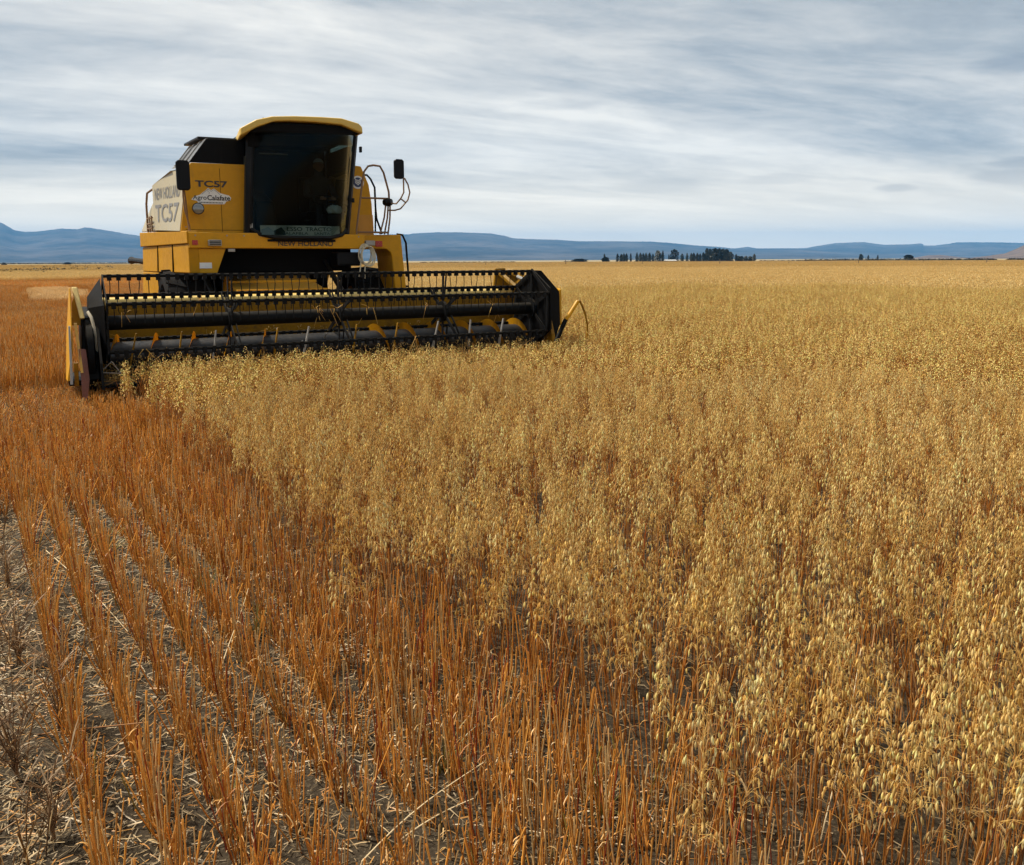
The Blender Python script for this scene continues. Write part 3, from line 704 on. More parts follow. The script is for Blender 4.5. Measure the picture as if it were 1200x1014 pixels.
class MB:
    """bmesh collector in machine coordinates: s to the photo's right, t forward, z up"""
    def __init__(s): s.b = bmesh.new()
    @staticmethod
    def c(p): return Vector((p[0], -p[1], p[2]))
    def vs(s, pts): return [s.b.verts.new(s.c(p)) for p in pts]
    def box(s, s0, s1, t0, t1, z0, z1):
        s.hull8([(s0, t0, z0), (s1, t0, z0), (s1, t1, z0), (s0, t1, z0)], [(s0, t0, z1), (s1, t0, z1), (s1, t1, z1), (s0, t1, z1)]); return s
    def hull8(s, A, B):
        a, b = s.vs(A), s.vs(B); n = len(a); f = s.b.faces.new
        f(a[::-1]); f(b)
        for i in range(n): f((a[i], a[(i + 1) % n], b[(i + 1) % n], b[i]))
        return s
    def prism_t(s, poly, t0, t1): return s.hull8([(p[0], t0, p[1]) for p in poly], [(p[0], t1, p[1]) for p in poly])
    def prism_s(s, poly, s0, s1): return s.hull8([(s0, p[0], p[1]) for p in poly], [(s1, p[0], p[1]) for p in poly])
    def tube(s, pts, r, m=8, closed=False):
        P = [s.c(p) for p in pts]; k = len(P); rings = []
        rr_ = r if hasattr(r, '__len__') else [r] * k
        prevA = None
        for i in range(k):
            T = (P[(i + 1) % k] - P[i - 1]) if closed or 0 < i < k - 1 else (P[1] - P[0] if i == 0 else P[-1] - P[-2])
            T.normalize()
            if prevA is None:
                A = T.orthogonal().normalized()
            else:
                A = (prevA - T * prevA.dot(T)); A = A.normalized() if A.length > 1e-6 else T.orthogonal().normalized()
            prevA = A; B = T.cross(A)
            rings.append([s.b.verts.new(P[i] + (A * math.cos(q) + B * math.sin(q)) * rr_[i]) for q in [2 * math.pi * j / m for j in range(m)]])
        rng = range(k) if closed else range(k - 1)
        for i in rng:
            a, b = rings[i], rings[(i + 1) % k]
            for j in range(m): s.b.faces.new((a[j], a[(j + 1) % m], b[(j + 1) % m], b[j]))
        if not closed: s.b.faces.new(rings[0][::-1]); s.b.faces.new(rings[-1])
        return s
    def bar(s, p, q, w, h):
        """flat bar from p to q"""
        P, Q = s.c(p), s.c(q); T = (Q - P).normalized(); A = Vector((1, 0, 0)); A = (A - T * A.dot(T)).normalized(); B = T.cross(A)
        a = [s.b.verts.new(P + A * x * w / 2 + B * y * h / 2) for x, y in ((-1, -1), (1, -1), (1, 1), (-1, 1))]
        b = [s.b.verts.new(Q + A * x * w / 2 + B * y * h / 2) for x, y in ((-1, -1), (1, -1), (1, 1), (-1, 1))]
        s.b.faces.new(a[::-1]); s.b.faces.new(b)
        for i in range(4): s.b.faces.new((a[i], a[(i + 1) % 4], b[(i + 1) % 4], b[i]))
        return s
    def lathe_s(s, cs, ct, cz, prof, m=40):
        """profile [(offset along s, radius)] turned about an axis parallel to s"""
        rings = []
        for o, r in prof:
            rings.append([s.b.verts.new(s.c((cs + o, ct + r * math.cos(q), cz + r * math.sin(q)))) for q in [2 * math.pi * j / m for j in range(m)]])
        for a, b in zip(rings, rings[1:]):
            for j in range(m): s.b.faces.new((a[j], a[(j + 1) % m], b[(j + 1) % m], b[j]))
        s.b.faces.new(rings[0][::-1]); s.b.faces.new(rings[-1])
        return s
    def build(s, name, mat, parent, bevel=0.0, smooth=False, loc=None, segs=2):
        bmesh.ops.recalc_face_normals(s.b, faces=s.b.faces)
        me = bpy.data.meshes.new(name); s.b.to_mesh(me); s.b.free()
        me.materials.append(mat)
        if smooth:
            for p in me.polygons: p.use_smooth = True
        o = link(name, me, parent, loc)
        if smooth == 'auto':
            es = o.modifiers.new('edges', 'EDGE_SPLIT'); es.split_angle = R(35)
        if bevel:
            bv = o.modifiers.new('bevel', 'BEVEL'); bv.width = bevel; bv.segments = segs; bv.limit_method = 'ANGLE'; bv.angle_limit = R(30)
        return o

def text_mesh(name, body, width, height, mat, parent, origin, xdir, up, extrude=0.002, bold=0.0, shear=0.0):
    """lettering fitted to width x height, lower left corner at origin (local coordinates)"""
    cu = bpy.data.curves.new(name, 'FONT'); cu.body = body; cu.extrude = 0.0; cu.offset = bold; cu.shear = shear; cu.resolution_u = 3
    tmp = bpy.data.objects.new(name + '_src', cu)
    me = bpy.data.meshes.new_from_object(tmp); bpy.data.objects.remove(tmp); bpy.data.curves.remove(cu)
    n = len(me.vertices); co = np.empty(n * 3, np.float32); me.vertices.foreach_get('co', co); co = co.reshape(-1, 3)
    mn, mx = co.min(0), co.max(0)
    X = np.array(xdir, float); X /= np.linalg.norm(X); U = np.array(up, float); U /= np.linalg.norm(U); Nn = np.cross(X, U)
    q = (co - mn) / np.maximum(mx - mn, 1e-6)
    out = np.array(origin) + q[:, :1] * width * X + q[:, 1:2] * height * U + extrude * Nn
    me.vertices.foreach_set('co', out.astype(np.float32).ravel()); me.name = name; me.update()
    me.materials.clear()
    return link(name, me, parent, mat=mat)

def build_harvester():
    H = empty('combine_harvester', (HARV_C[0], HARV_C[1], 0), HYAW,
              'large yellow combine harvester with a dark glazed cab and wide black reel facing the camera', 'combine harvester')
    L = lambda s, t, z: (s, -t, z)
    # ---- wheels
    def wheel(cs, ct, Rr, wd, name='wheel', lugs=18):
        w_ = empty(name, L(cs, ct, Rr)); w_.parent = H
        b = MB(); h = wd / 2
        b.lathe_s(0, 0, 0, [(-h * .72, Rr * .56), (-h, Rr * .66), (-h * 1.04, Rr * .80), (-h * .86, Rr * .93), (-h * .45, Rr * .965), (0, Rr * .97), (h * .45, Rr * .965), (h * .86, Rr * .93), (h * 1.04, Rr * .80), (h, Rr * .66), (h * .72, Rr * .56)], 48)
        for k in range(lugs):                       # chevron lugs
            for sg in (-1, 1):
                a0 = 2 * math.pi * (k + (0.5 if sg > 0 else 0)) / lugs; da = 0.20
                A, B = [], []
                for (o, a, wda) in ((0.02, a0, .05), (h * 1.0, a0 + da, .065)):
                    for dd in (-wda, wda):
                        for lst, r in ((A, Rr * .93), (B, Rr * (1.0 if o < h * .5 else .965))):
                            lst.append((sg * o, r * math.cos(a + dd), r * math.sin(a + dd)))
                b.hull8([A[0], A[1], A[3], A[2]], [B[0], B[1], B[3], B[2]])
        b.build('tyre', M_RUBBER, w_, smooth='auto')
        r = MB().lathe_s(0, 0, 0, [(-h * .75, Rr * .55), (-h * .70, Rr * .50), (-h * .2, Rr * .46), (-h * .1, Rr * .16), (h * .1, Rr * .16), (h * .2, Rr * .46), (h * .70, Rr * .50), (h * .75, Rr * .55)], 40)
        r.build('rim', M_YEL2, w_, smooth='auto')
        return w_
    wheel(-1.57, -3.35, 0.75, 0.66); wheel(1.45, -3.35, 0.75, 0.62)
    wheel(-1.25, -6.6, 0.52, 0.36, 'rear_wheel', 14); wheel(1.05, -6.6, 0.52, 0.36, 'rear_wheel', 14)
    MB().tube([(-1.3, -3.35, .75), (1.2, -3.35, .75)], 0.13, 12).build('front_axle', M_BLK, H, smooth='auto')
    MB().tube([(-1.1, -6.6, .55), (0.9, -6.6, .55)], 0.08, 10).build('rear_axle', M_BLK, H, smooth='auto')
    # ---- body
    b = MB(); b.prism_s([(-3.82, 1.62), (-3.82, 3.0), (-5.2, 3.02), (-6.3, 2.72), (-7.4, 2.2), (-7.6, 1.2), (-4.3, 1.05)], -1.46, 1.05)
    b.build('body_shell', M_YEL, H, 0.03)
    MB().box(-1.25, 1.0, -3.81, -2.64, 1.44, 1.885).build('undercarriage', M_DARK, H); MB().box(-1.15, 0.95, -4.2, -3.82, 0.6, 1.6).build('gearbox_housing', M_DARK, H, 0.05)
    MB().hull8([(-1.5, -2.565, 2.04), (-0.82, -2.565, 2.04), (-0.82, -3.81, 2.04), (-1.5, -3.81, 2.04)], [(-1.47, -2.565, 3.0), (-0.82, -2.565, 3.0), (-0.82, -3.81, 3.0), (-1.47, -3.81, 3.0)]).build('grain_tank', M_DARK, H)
    MB().hull8([(-1.72, -2.40, 2.035), (-0.742, -2.40, 2.035), (-0.742, -2.54, 2.035), (-1.72, -2.54, 2.035)], [(-1.585, -2.40, 2.97), (-0.742, -2.40, 2.97), (-0.742, -2.54, 2.97), (-1.585, -2.54, 2.97)]).build('tank_front_lower', M_YEL, H, 0.012) if False else None
    w_ = MB(); w_.prism_t([(-1.705, 2.036), (-0.742, 2.036), (-0.69, 3.075), (-1.505, 3.07), (-1.556, 2.985)], -2.40, -2.56)
    wall = w_.build('tank_front_wall', M_YEL, H, 0.012)
    # side panel with the big grey lettering, flaring out towards the rear
    K0, K1, K2, K3 = (-1.885, -4.05, 2.12), (-1.712, -2.43, 2.06), (-1.575, -2.43, 2.985), (-1.885, -4.05, 2.98)
    def sheet(u_, v_, off=0.0):
        lo_ = [K0[i] * (1 - u_) + K1[i] * u_ for i in range(3)]; hi_ = [K3[i] * (1 - u_) + K2[i] * u_ for i in range(3)]
        p = [lo_[i] * (1 - v_) + hi_[i] * v_ for i in range(3)]
        return (p[0] - off * 0.99, p[1] + off * 0.12, p[2])
    f = MB(); NU, NV = 12, 8
    top_v = lambda u_: 0.84 + 0.16 * min(1, u_ / 0.62)
    gr = [[f.b.verts.new(f.c(sheet(i / NU, j / NV * top_v(i / NU)))) for i in range(NU + 1)] for j in range(NV + 1)]
    for j in range(NV):
        for i in range(NU): f.b.faces.new((gr[j][i], gr[j][i + 1], gr[j + 1][i + 1], gr[j + 1][i]))
    gb = [[f.b.verts.new(f.c(sheet(i / NU, j / NV * top_v(i / NU), -0.025))) for i in range(NU + 1)] for j in range(NV + 1)]
    for j in range(NV):
        for i in range(NU): f.b.faces.new((gb[j][i], gb[j + 1][i], gb[j + 1][i + 1], gb[j][i + 1]))
    ring = lambda g: [g[0][i] for i in range(NU)] + [g[j][NU] for j in range(NV)] + [g[NV][i] for i in range(NU, 0, -1)] + [g[j][0] for j in range(NV, 0, -1)]
    ra, rb_ = ring(gr), ring(gb)
    for i in range(len(ra)): f.b.faces.new((ra[i], ra[(i + 1) % len(ra)], rb_[(i + 1) % len(ra)], rb_[i]))
    side = f.build('side_panel', M_CREAM, H, smooth='auto')
    f2 = MB(); f2.hull8([(-1.72, -3.02, 2.995), (-1.87, -4.05, 2.855), (-1.40, -4.9, 3.05), (-1.46, -3.1, 3.06)], [(-1.50, -3.02, 2.9), (-1.70, -4.05, 2.80), (-1.40, -4.9, 2.9), (-1.40, -3.1, 2.96)])
    f2.build('shoulder_panel', M_CREAM, H)
    for body, u0, u1, v0, v1, bd in (('TC57', 0.08, 0.90, 0.15, 0.47, 0.014), ('NEW HOLLAND', 0.08, 0.90, 0.56, 0.77, 0.008)):
        o = text_mesh('side_lettering', body, 1, 1, M_INKG, side, (0, 0, 0), (1, 0, 0), (0, 1, 0), 0.0, bd)
        for v in o.data.vertices: v.co = MB.c(sheet(u0 + (u1 - u0) * v.co.x, v0 + (v1 - v0) * v.co.y, 0.006))
    # rear part of flank, behind the cream panel
    f3 = MB(); f3.hull8([(-1.88, -4.07, 2.10), (-1.95, -5.6, 2.14), (-1.80, -5.6, 2.5), (-1.80, -4.07, 2.75)], [(-1.47, -4.07, 2.10), (-1.47, -5.6, 2.14), (-1.47, -5.6, 2.5), (-1.47, -4.07, 2.75)])
    f3.build('rear_side_panel', M_CREAM, H, 0.02)
    # black grain tank extension with a sloping grey flap and lid
    e = MB(); e.prism_t([(-1.52, 3.082), (-0.69, 3.082), (-0.64, 3.452), (-1.255, 3.435)], -2.45, -2.50); e.build('tank_extension', M_BLK, H, 0.006)
    e = MB(); e.hull8([(-1.525, -2.45, 3.082), (-1.26, -2.45, 3.44), (-1.335, -3.55, 3.44), (-1.63, -3.55, 3.082)], [(-1.49, -2.47, 3.082), (-1.225, -2.47, 3.44), (-1.30, -3.55, 3.44), (-1.60, -3.55, 3.082)])
    flap = e.build('tank_flap', principled('grey_flap', (0.13, 0.135, 0.14), 0.3, var=0.2, dirt=0.4, dirt_col=(0.3, 0.29, 0.27), scale=4.0), H, 0.004)
    for q in (0.22, 0.55, 0.8):
        sA = lambda k, z: -1.525 - 0.10 * k * 1.1 + (z - 3.082) * 0.76 - 0.012
        t0 = -2.45 - 1.1 * q
        MB().bar((sA(q, 3.10), t0, 3.10), (sA(q, 3.42), t0, 3.42), 0.02, 0.045).build('rib', M_GREY, flap)
    e = MB(); e.hull8([(-1.35, -2.62, 3.452), (0.85, -2.62, 3.47), (0.85, -3.6, 3.47), (-1.42, -3.6, 3.452)], [(-1.35, -2.64, 3.49), (0.85, -2.64, 3.50), (0.85, -3.6, 3.50), (-1.42, -3.6, 3.49)])
    e.build('tank_lid', M_BLKP, H, 0.01)
    MB().prism_s([(-2.5, 3.084), (-2.5, 3.45), (-4.6, 3.45), (-4.6, 3.084)], 0.95, 1.0).build('tank_extension', M_BLK, H)
    # shelf under the cab and front bulkhead
    fa = MB().prism_t([(-1.645, 1.80), (-1.645, 2.032), (1.05, 2.022), (1.05, 1.795)], -2.05, -2.62); fascia = fa.build('fascia', M_YEL, H, 0.012)
    MB().box(-1.645, 1.05, -2.045, -2.042, 1.803, 1.806)
    lo = MB().prism_t([(-1.645, 1.43), (-1.645, 1.796), (-1.115, 1.796), (-1.255, 1.43)], -2.10, -2.62); lo.build('lower_panel', M_YEL, H, 0.008)
    MB().box(-1.52, -1.33, -2.094, -2.097, 1.50, 1.585).build('white_plate', M_WHITE, H)
    fe = MB(); fe.box(-1.66, -0.70, -2.55, -1.75, 1.395, 1.425); fe.build('wheel_guard', M_BLK, H, 0.005)
    # big side box on the flank
    sb = MB(); sb.hull8([(-1.652, -2.09, 1.43), (-1.99, -5.3, 1.43), (-1.5, -5.3, 1.43), (-1.5, -2.09, 1.43)], [(-1.652, -2.09, 1.86), (-1.972, -5.3, 1.86), (-1.5, -5.3, 1.86), (-1.5, -2.09, 1.86)])
    sb.hull8([(-1.86, -4.15, 0.85), (-2.03, -5.3, 0.85), (-1.5, -5.3, 0.85), (-1.5, -4.15, 0.85)], [(-1.86, -4.15, 1.425), (-1.99, -5.3, 1.425), (-1.5, -5.3, 1.425), (-1.5, -4.15, 1.425)])
    M_YELDIM = principled('dimmed_yellow', (0.47, 0.225, 0.006), 0.55, var=0.12, dirt=0.5, dirt_col=(0.26, 0.13, 0.02), scale=2.5, spec=0.12, dust=0.4)  # darker copy of the yellow paint, offsets strong sun on the flank
    sbx = sb.build('side_box', M_YELDIM, H, 0.015)
    sl = MB(); sl.hull8([(-1.668, -2.065, 1.865), (-2.005, -5.32, 1.865), (-1.5, -5.32, 1.865), (-1.5, -2.065, 1.865)], [(-1.668, -2.065, 2.05), (-2.005, -5.32, 2.115), (-1.5, -5.32, 2.115), (-1.5, -2.065, 2.05)])
    sl.build('box_ledge', M_YELDIM, sbx, 0.012)
    rl = MB(); rl.tube([(-1.92, -4.75, 2.12), (-1.92, -4.75, 2.58), (-1.91, -4.62, 2.76), (-1.86, -4.2, 2.80), (-1.82, -4.12, 2.78)], 0.018, 8)
    rl.build('side_rail', M_BROWN, H, smooth='auto')
    st = MB()
    for z in (2.16, 2.24, 2.33): st.tube([(-1.93, -4.75, z), (-1.90, -4.15, z)], 0.012, 6)
    for t0 in (-4.75, -4.45, -4.15): st.tube([(-1.915, t0, 2.10), (-1.915, t0, 2.36)], 0.012, 6)
    st.build('box_rack', M_BROWN, H)
    rb = MB().tube([(-1.92, -5.4, 1.60), (-1.98, -6.9, 1.63), (-2.0, -7.3, 1.63)], [0.05, 0.05, 0.075], 10); rb.build('rear_arm', M_BLK, H, smooth='auto')
    # ---- lettering and decals of the front
    text_mesh('front_lettering', 'TC57', 0.47, 0.098, M_INK, wall, L(-1.46, -2.397, 2.715), (1, 0, 0), (0, 0, 1), 0.002, 0.032)
    # mountain-shaped dealer sticker
    out = [(-1.525, 2.525), (-1.49, 2.57), (-1.40, 2.60), (-1.36, 2.635), (-1.325, 2.66), (-1.275, 2.705), (-1.235, 2.672), (-1.195, 2.698), (-1.14, 2.655), (-1.10, 2.63), (-0.975, 2.60), (-0.945, 2.565), (-0.96, 2.525), (-1.02, 2.51), (-1.05, 2.468), (-1.42, 2.462), (-1.445, 2.508)]
    stk = MB().prism_t(out, -2.398, -2.3955); stk_o = stk.build('dealer_sticker', M_WHITE, H)
    sn = MB()
    sn.tube([(-1.375, -2.394, 2.607), (-1.33, -2.394, 2.645), (-1.275, -2.394, 2.69), (-1.235, -2.394, 2.655), (-1.195, -2.394, 2.683), (-1.14, -2.394, 2.64), (-1.11, -2.394, 2.61)], 0.0035, 5)
    sn.tube([(-1.275, -2.394, 2.69), (-1.285, -2.394, 2.655), (-1.26, -2.394, 2.64), (-1.27, -2.394, 2.612)], 0.003, 5)
    sn.build('mountain_outline', M_INKG, stk_o)
    text_mesh('sticker_lettering', 'Agro', 0.20, 0.088, M_INK, stk_o, L(-1.505, -2.394, 2.506), (1, 0, 0), (0, 0, 1), 0.001, 0.012)
    text_mesh('sticker_lettering', 'Calafate', 0.335, 0.078, M_INK, stk_o, L(-1.297, -2.394, 2.521), (1, 0, 0), (0, 0, 1), 0.001, 0.024)
    ln = MB()
    for k in range(16): ln.box(-1.41 + k * 0.0215, -1.397 + k * 0.0215, -2.3945, -2.392, 2.478, 2.495)
    ln.build('small_print', M_INK, stk_o)
    text_mesh('fascia_lettering', 'NEW HOLLAND', 0.87, 0.082, M_INK, fascia, L(-0.345, -2.047, 1.832), (1, 0, 0), (0, 0, 1), 0.002, 0.022)
    sm_ = MB()
    for s0 in (-1.10,): sm_.box(s0, s0 + .006, -2.398, -2.3965, 2.05, 3.0)
    sm_.box(-1.63, -0.76, -2.398, -2.3965, 2.075, 2.081); sm_.build('panel_seam', M_DARK, wall)
    for s0 in (-1.55, -1.1, -0.85, -0.6, 0.62, 0.95): MB().tube([(s0, -2.05, 1.985), (s0, -2.042, 1.985)], 0.012, 8).build('bolt', M_GREY, fascia)
    for s0 in (-1.63, -0.77):
        for z in (2.12, 2.5, 2.9): MB().tube([(s0 + (z - 2.03) * .05, -2.40, z), (s0 + (z - 2.03) * .05, -2.392, z)], 0.010, 8).build('bolt', M_GREY, wall)
    for q in (0.30, 0.62): MB().hull8([(-1.668 - .337 * q - .004, -2.065 - 3.255 * q, 1.44), (-1.668 - .337 * q - .004, -2.072 - 3.255 * q, 1.44), (-1.64 - .337 * q, -2.072 - 3.255 * q, 1.44), (-1.64 - .337 * q, -2.065 - 3.255 * q, 1.44)], [(-1.664 - .32 * q, -2.065 - 3.255 * q, 1.86), (-1.664 - .32 * q, -2.072 - 3.255 * q, 1.86), (-1.64 - .32 * q, -2.072 - 3.255 * q, 1.86), (-1.64 - .32 * q, -2.065 - 3.255 * q, 1.86)]).build('panel_seam', M_DARK, sbx)
    # ---- lamps
    lm = MB().tube([(-1.46, -2.40, 2.38), (-1.46, -2.36, 2.38), (-1.46, -2.25, 2.385), (-1.46, -2.235, 2.385)], [0.03, 0.045, 0.085, 0.088], 18)
    lamp = lm.build('work_lamp', M_BLKP, H, smooth='auto')
    MB().tube([(-1.46, -2.234, 2.385), (-1.46, -2.228, 2.385), (-1.46, -2.222, 2.385)], [0.078, 0.076, 0.05], 18).build('lens', M_LENS, lamp, smooth='auto')
    ml = MB(); ml.box(-1.38, -1.19, -2.048, -1.98, 1.83, 1.92); mlo = ml.build('marker_lamp', M_GREY, H, 0.012)
    mm = MB()
    for z in (1.848, 1.872, 1.896): mm.box(-1.365, -1.205, -1.979, -1.974, z, z + 0.012)
    mm.build('lens', M_BLKP, mlo)
    MB().box(-1.60, -1.52, -2.048, -2.04, 1.845, 1.915).build('reflector', M_RED, H, 0.004)
    MB().box(1.28, 1.40, -2.195, -2.18, 1.83, 1.925).build('reflector', M_RED, H, 0.004)
    m2 = MB(); m2.box(1.06, 1.22, -2.10, -2.02, 1.845, 1.925); m2.build('marker_lamp', M_GREY, H, 0.012)
    MB().box(-1.09, -0.99, -2.09, -2.052, 1.745, 1.79).build('hinge', M_GREY, H, 0.004)
    # ---- right shoulder with round emblem, step platform and leg
    rs = MB().prism_t([(0.93, 2.026), (1.368, 2.026), (1.35, 2.55), (1.305, 2.86), (1.18, 3.15), (1.00, 3.16), (0.93, 3.0)], -2.50, -4.9)
    sh = rs.build('shoulder_panel', M_YEL, H, 0.02)
    MB().prism_t([(1.10, 2.03), (1.365, 2.03), (1.355, 2.36), (1.09, 2.36)], -2.488, -2.497).build('darker_patch', principled('faded_orange_panel', (0.55, 0.25, 0.02), 0.5, var=0.2), sh)
    em = MB().tube([(1.112, -2.499, 2.885), (1.112, -2.492, 2.885)], 0.105, 28).build('emblem', M_WHITE, H)
    MB().tube([(1.112, -2.4915, 2.885), (1.112, -2.488, 2.885)], 0.078, 28).build('disc', M_BLUE, em)
    lf = MB()
    for k, z in enumerate((2.865, 2.892, 2.919)):
        for sg in (-1, 1): lf.hull8([(1.112 + sg * .004, -2.4875, z - .022), (1.112 + sg * .050, -2.4875, z + .012), (1.112 + sg * .046, -2.4875, z + .026), (1.112 + sg * .004, -2.4875, z - .006)], [(1.112 + sg * .004, -2.485, z - .022), (1.112 + sg * .050, -2.485, z + .012), (1.112 + sg * .046, -2.485, z + .026), (1.112 + sg * .004, -2.485, z - .006)])
    lf.tube([(1.112, -2.486, 2.83), (1.112, -2.486, 2.94)], 0.003, 5); lf.build('leaf_mark', M_WHITE, em)
    pl = MB().prism_t([(1.056, 1.80), (1.056, 2.02), (1.735, 2.03), (1.765, 1.66), (1.83, 0.95), (1.63, 0.95), (1.565, 1.68), (1.545, 1.74), (1.47, 1.795)], -2.20, -2.95)
    pl.build('step_platform', M_YEL, H, 0.015)
    MB().tube([(1.70, -2.3, 2.04), (1.80, -2.3, 2.03), (1.86, -2.3, 1.9), (1.90, -2.3, 1.25)], 0.018, 8).build('ladder_rail', M_BLK, H, smooth='auto')
    sp = MB()
    for z in (0.55, 0.85, 1.15): sp.box(1.62, 1.92, -2.9, -2.35, z, z + 0.03)
    sp.build('ladder_steps', M_BLK, H)
    # ---- handrails
    h1 = MB(); h1.tube([(0.94, -2.1, 1.92), (0.935, -2.1, 2.10), (1.0, -2.1, 2.5), (1.055, -2.1, 2.85), (1.09, -2.1, 3.02), (1.16, -2.1, 3.11), (1.25, -2.1, 3.13), (1.36, -2.1, 3.12), (1.42, -2.1, 3.02), (1.50, -2.1, 2.72), (1.505, -2.1, 2.60)], 0.0165, 8)
    h1.tube([(1.04, -2.1, 2.607), (1.47, -2.1, 2.607)], 0.0155, 8)
    h1.tube([(0.95, -2.1, 2.06), (1.48, -2.1, 2.06)], 0.0155, 8)
    h1.build('handrail', M_BROWN, H, smooth='auto')
    h2 = MB(); h2.tube([(1.22, -2.6, 3.02), (1.31, -2.6, 3.02), (1.37, -2.6, 2.96), (1.44, -2.6, 2.82), (1.445, -2.6, 2.50), (1.46, -2.6, 2.30), (1.55, -2.6, 2.05)], 0.017, 8)
    h2.tube([(1.445, -2.6, 2.5), (1.43, -2.6, 2.06)], 0.015, 8); h2.build('handrail', M_BLK, H, smooth='auto')
    h3 = MB()
    for ds in (0, 0.055, 0.10): h3.tube([(1.46 + ds * .6, -2.1, 2.62 - ds), (1.43 + ds, -2.15, 2.30), (1.36 + ds * 1.4, -2.18, 2.03)], 0.014, 7)
    h3.build('mirror_post', M_BROWN, H, smooth='auto')
    MB().tube([(1.44, -2.16, 2.55), (1.48, -2.1, 2.55), (1.53, -2.05, 2.55)], [0.05, 0.075, 0.05], 12).build('post_clamp', M_BLKP, H, smooth='auto')
    # ---- mirrors
    def mirror(cs, ct, cz, wd, hg, arm):
        m_ = MB(); m_.prism_t([(cs - wd / 2, cz - hg / 2 + .03), (cs - wd / 2 + .03, cz - hg / 2), (cs + wd / 2 - .03, cz - hg / 2), (cs + wd / 2, cz - hg / 2 + .03), (cs + wd / 2, cz + hg / 2 - .03), (cs + wd / 2 - .03, cz + hg / 2), (cs - wd / 2 + .03, cz + hg / 2), (cs - wd / 2, cz + hg / 2 - .03)], ct, ct - 0.06)
        mo = m_.build('mirror', M_BLKP, H, 0.012)
        MB().box(cs - wd / 2 + .02, cs + wd / 2 - .02, ct - 0.066, ct - 0.062, cz - hg / 2 + .03, cz + hg / 2 - .03).build('mirror_glass', M_MIRR, mo)
        ar = MB()
        for a in arm: ar.tube(a, 0.0125, 7)
        ar.build('mirror_arm', M_BROWN, mo, smooth='auto')
    mirror(1.605, -1.86, 3.065, 0.165, 0.31, [[(1.70, -1.90, 2.93), (1.76, -1.9, 2.83), (1.79, -1.9, 2.70), (1.76, -1.92, 2.58), (1.64, -1.95, 2.44), (1.56, -2.0, 2.415), (1.47, -2.1, 2.42)],
                                               [(1.68, -1.89, 2.94), (1.685, -1.9, 2.70), (1.64, -1.93, 2.60), (1.58, -1.98, 2.52), (1.50, -2.06, 2.53)], [(1.64, -1.93, 2.60), (1.72, -1.92, 2.54)]])
    mirror(-1.665, -2.08, 2.85, 0.19, 0.43, [[(-1.665, -2.145, 2.86), (-1.675, -2.15, 2.55), (-1.655, -2.18, 2.35), (-1.60, -2.22, 2.14), (-1.59, -2.25, 2.04)], [(-1.665, -2.145, 2.75), (-1.635, -2.2, 2.50), (-1.61, -2.3, 2.30), (-1.595, -2.3, 2.04)]])
    # ---- cab
    zt, zb = 3.60, 1.925
    scr = [(-0.735, -2.17), (-0.62, -2.06), (-0.40, -1.985), (-0.1, -1.95), (0.20, -1.95), (0.46, -1.985), (0.66, -2.05), (0.765, -2.14)]      # plan of the curved screen at the sill
    def at(i, z):
        q = (z - zb) / (zt - zb); s0, t0 = scr[i]; k = i / (len(scr) - 1)
        return (s0 + q * (0.10 + 0.075 * k), t0 + 0.10 * q, z)
    def ztrim(i, z):                                   # rounded lower corners
        k = i / (len(scr) - 1); lift = 0.14 * max(0, abs(k - 0.5) * 2 - 0.55) / 0.45
        return max(z, zb + 0.035 + lift) if z < zb + 0.2 else z
    rows = [zb + 0.035, zb + 0.25, 2.5, 2.9, 3.3, 3.56]
    gl = bmesh.new(); vv = [[gl.verts.new(MB.c(at(i, ztrim(i, z)))) for i in range(len(scr))] for z in rows]
    for r0, r1 in zip(vv, vv[1:]):
        for i in range(len(scr) - 1): gl.faces.new((r0[i], r0[i + 1], r1[i + 1], r1[i]))
    bmesh.ops.solidify(gl, geom=gl.faces[:], thickness=0.006)
    mb = MB(); mb.b = gl; mb.build('windscreen', M_GLASS, H, smooth='auto')
    fr = MB(); lowp = [at(i, ztrim(i, zb + 0.03)) for i in range(len(scr))]
    fr.tube([at(0, z) for z in (3.56, 3.0, 2.5, 2.12)] + lowp + [at(7, z) for z in (2.12, 2.5, 3.0, 3.56)], 0.030, 8)
    fr.build('windscreen_seal', M_BLKP, H, smooth='auto')
    fl = MB(); fl.hull8([(p[0], p[1] - 0.03, 1.90) for p in scr] + [(0.86, -3.7, 1.90), (-0.72, -3.7, 1.90)], [(p[0], p[1] - 0.03, 1.935) for p in scr] + [(0.86, -3.7, 1.935), (-0.72, -3.7, 1.935)])
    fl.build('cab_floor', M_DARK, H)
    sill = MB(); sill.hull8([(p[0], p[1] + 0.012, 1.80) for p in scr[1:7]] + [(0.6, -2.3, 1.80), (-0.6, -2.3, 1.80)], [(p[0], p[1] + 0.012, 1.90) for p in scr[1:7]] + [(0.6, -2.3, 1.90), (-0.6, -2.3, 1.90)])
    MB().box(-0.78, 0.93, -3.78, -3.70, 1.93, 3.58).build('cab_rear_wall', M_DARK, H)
    # pillars and side glazing
    MB().hull8([(-0.80, -2.26, 1.93), (-0.745, -2.19, 1.93), (-0.70, -2.26, 1.93)], [(-0.72, -2.20, 3.58), (-0.64, -2.12, 3.58), (-0.60, -2.2, 3.58)]).build('cab_pillar', M_BLKP, H)
    MB().hull8([(0.775, -2.15, 1.93), (0.84, -2.22, 1.93), (0.77, -2.24, 1.93)], [(0.945, -2.05, 3.58), (1.01, -2.12, 3.58), (0.95, -2.15, 3.58)]).build('cab_pillar', M_BLKP, H)
    for sx in (-0.80, 0.93): MB().box(sx, sx + 0.075, -3.695, -3.6, 1.94, 3.575).build('cab_pillar', M_BLKP, H)
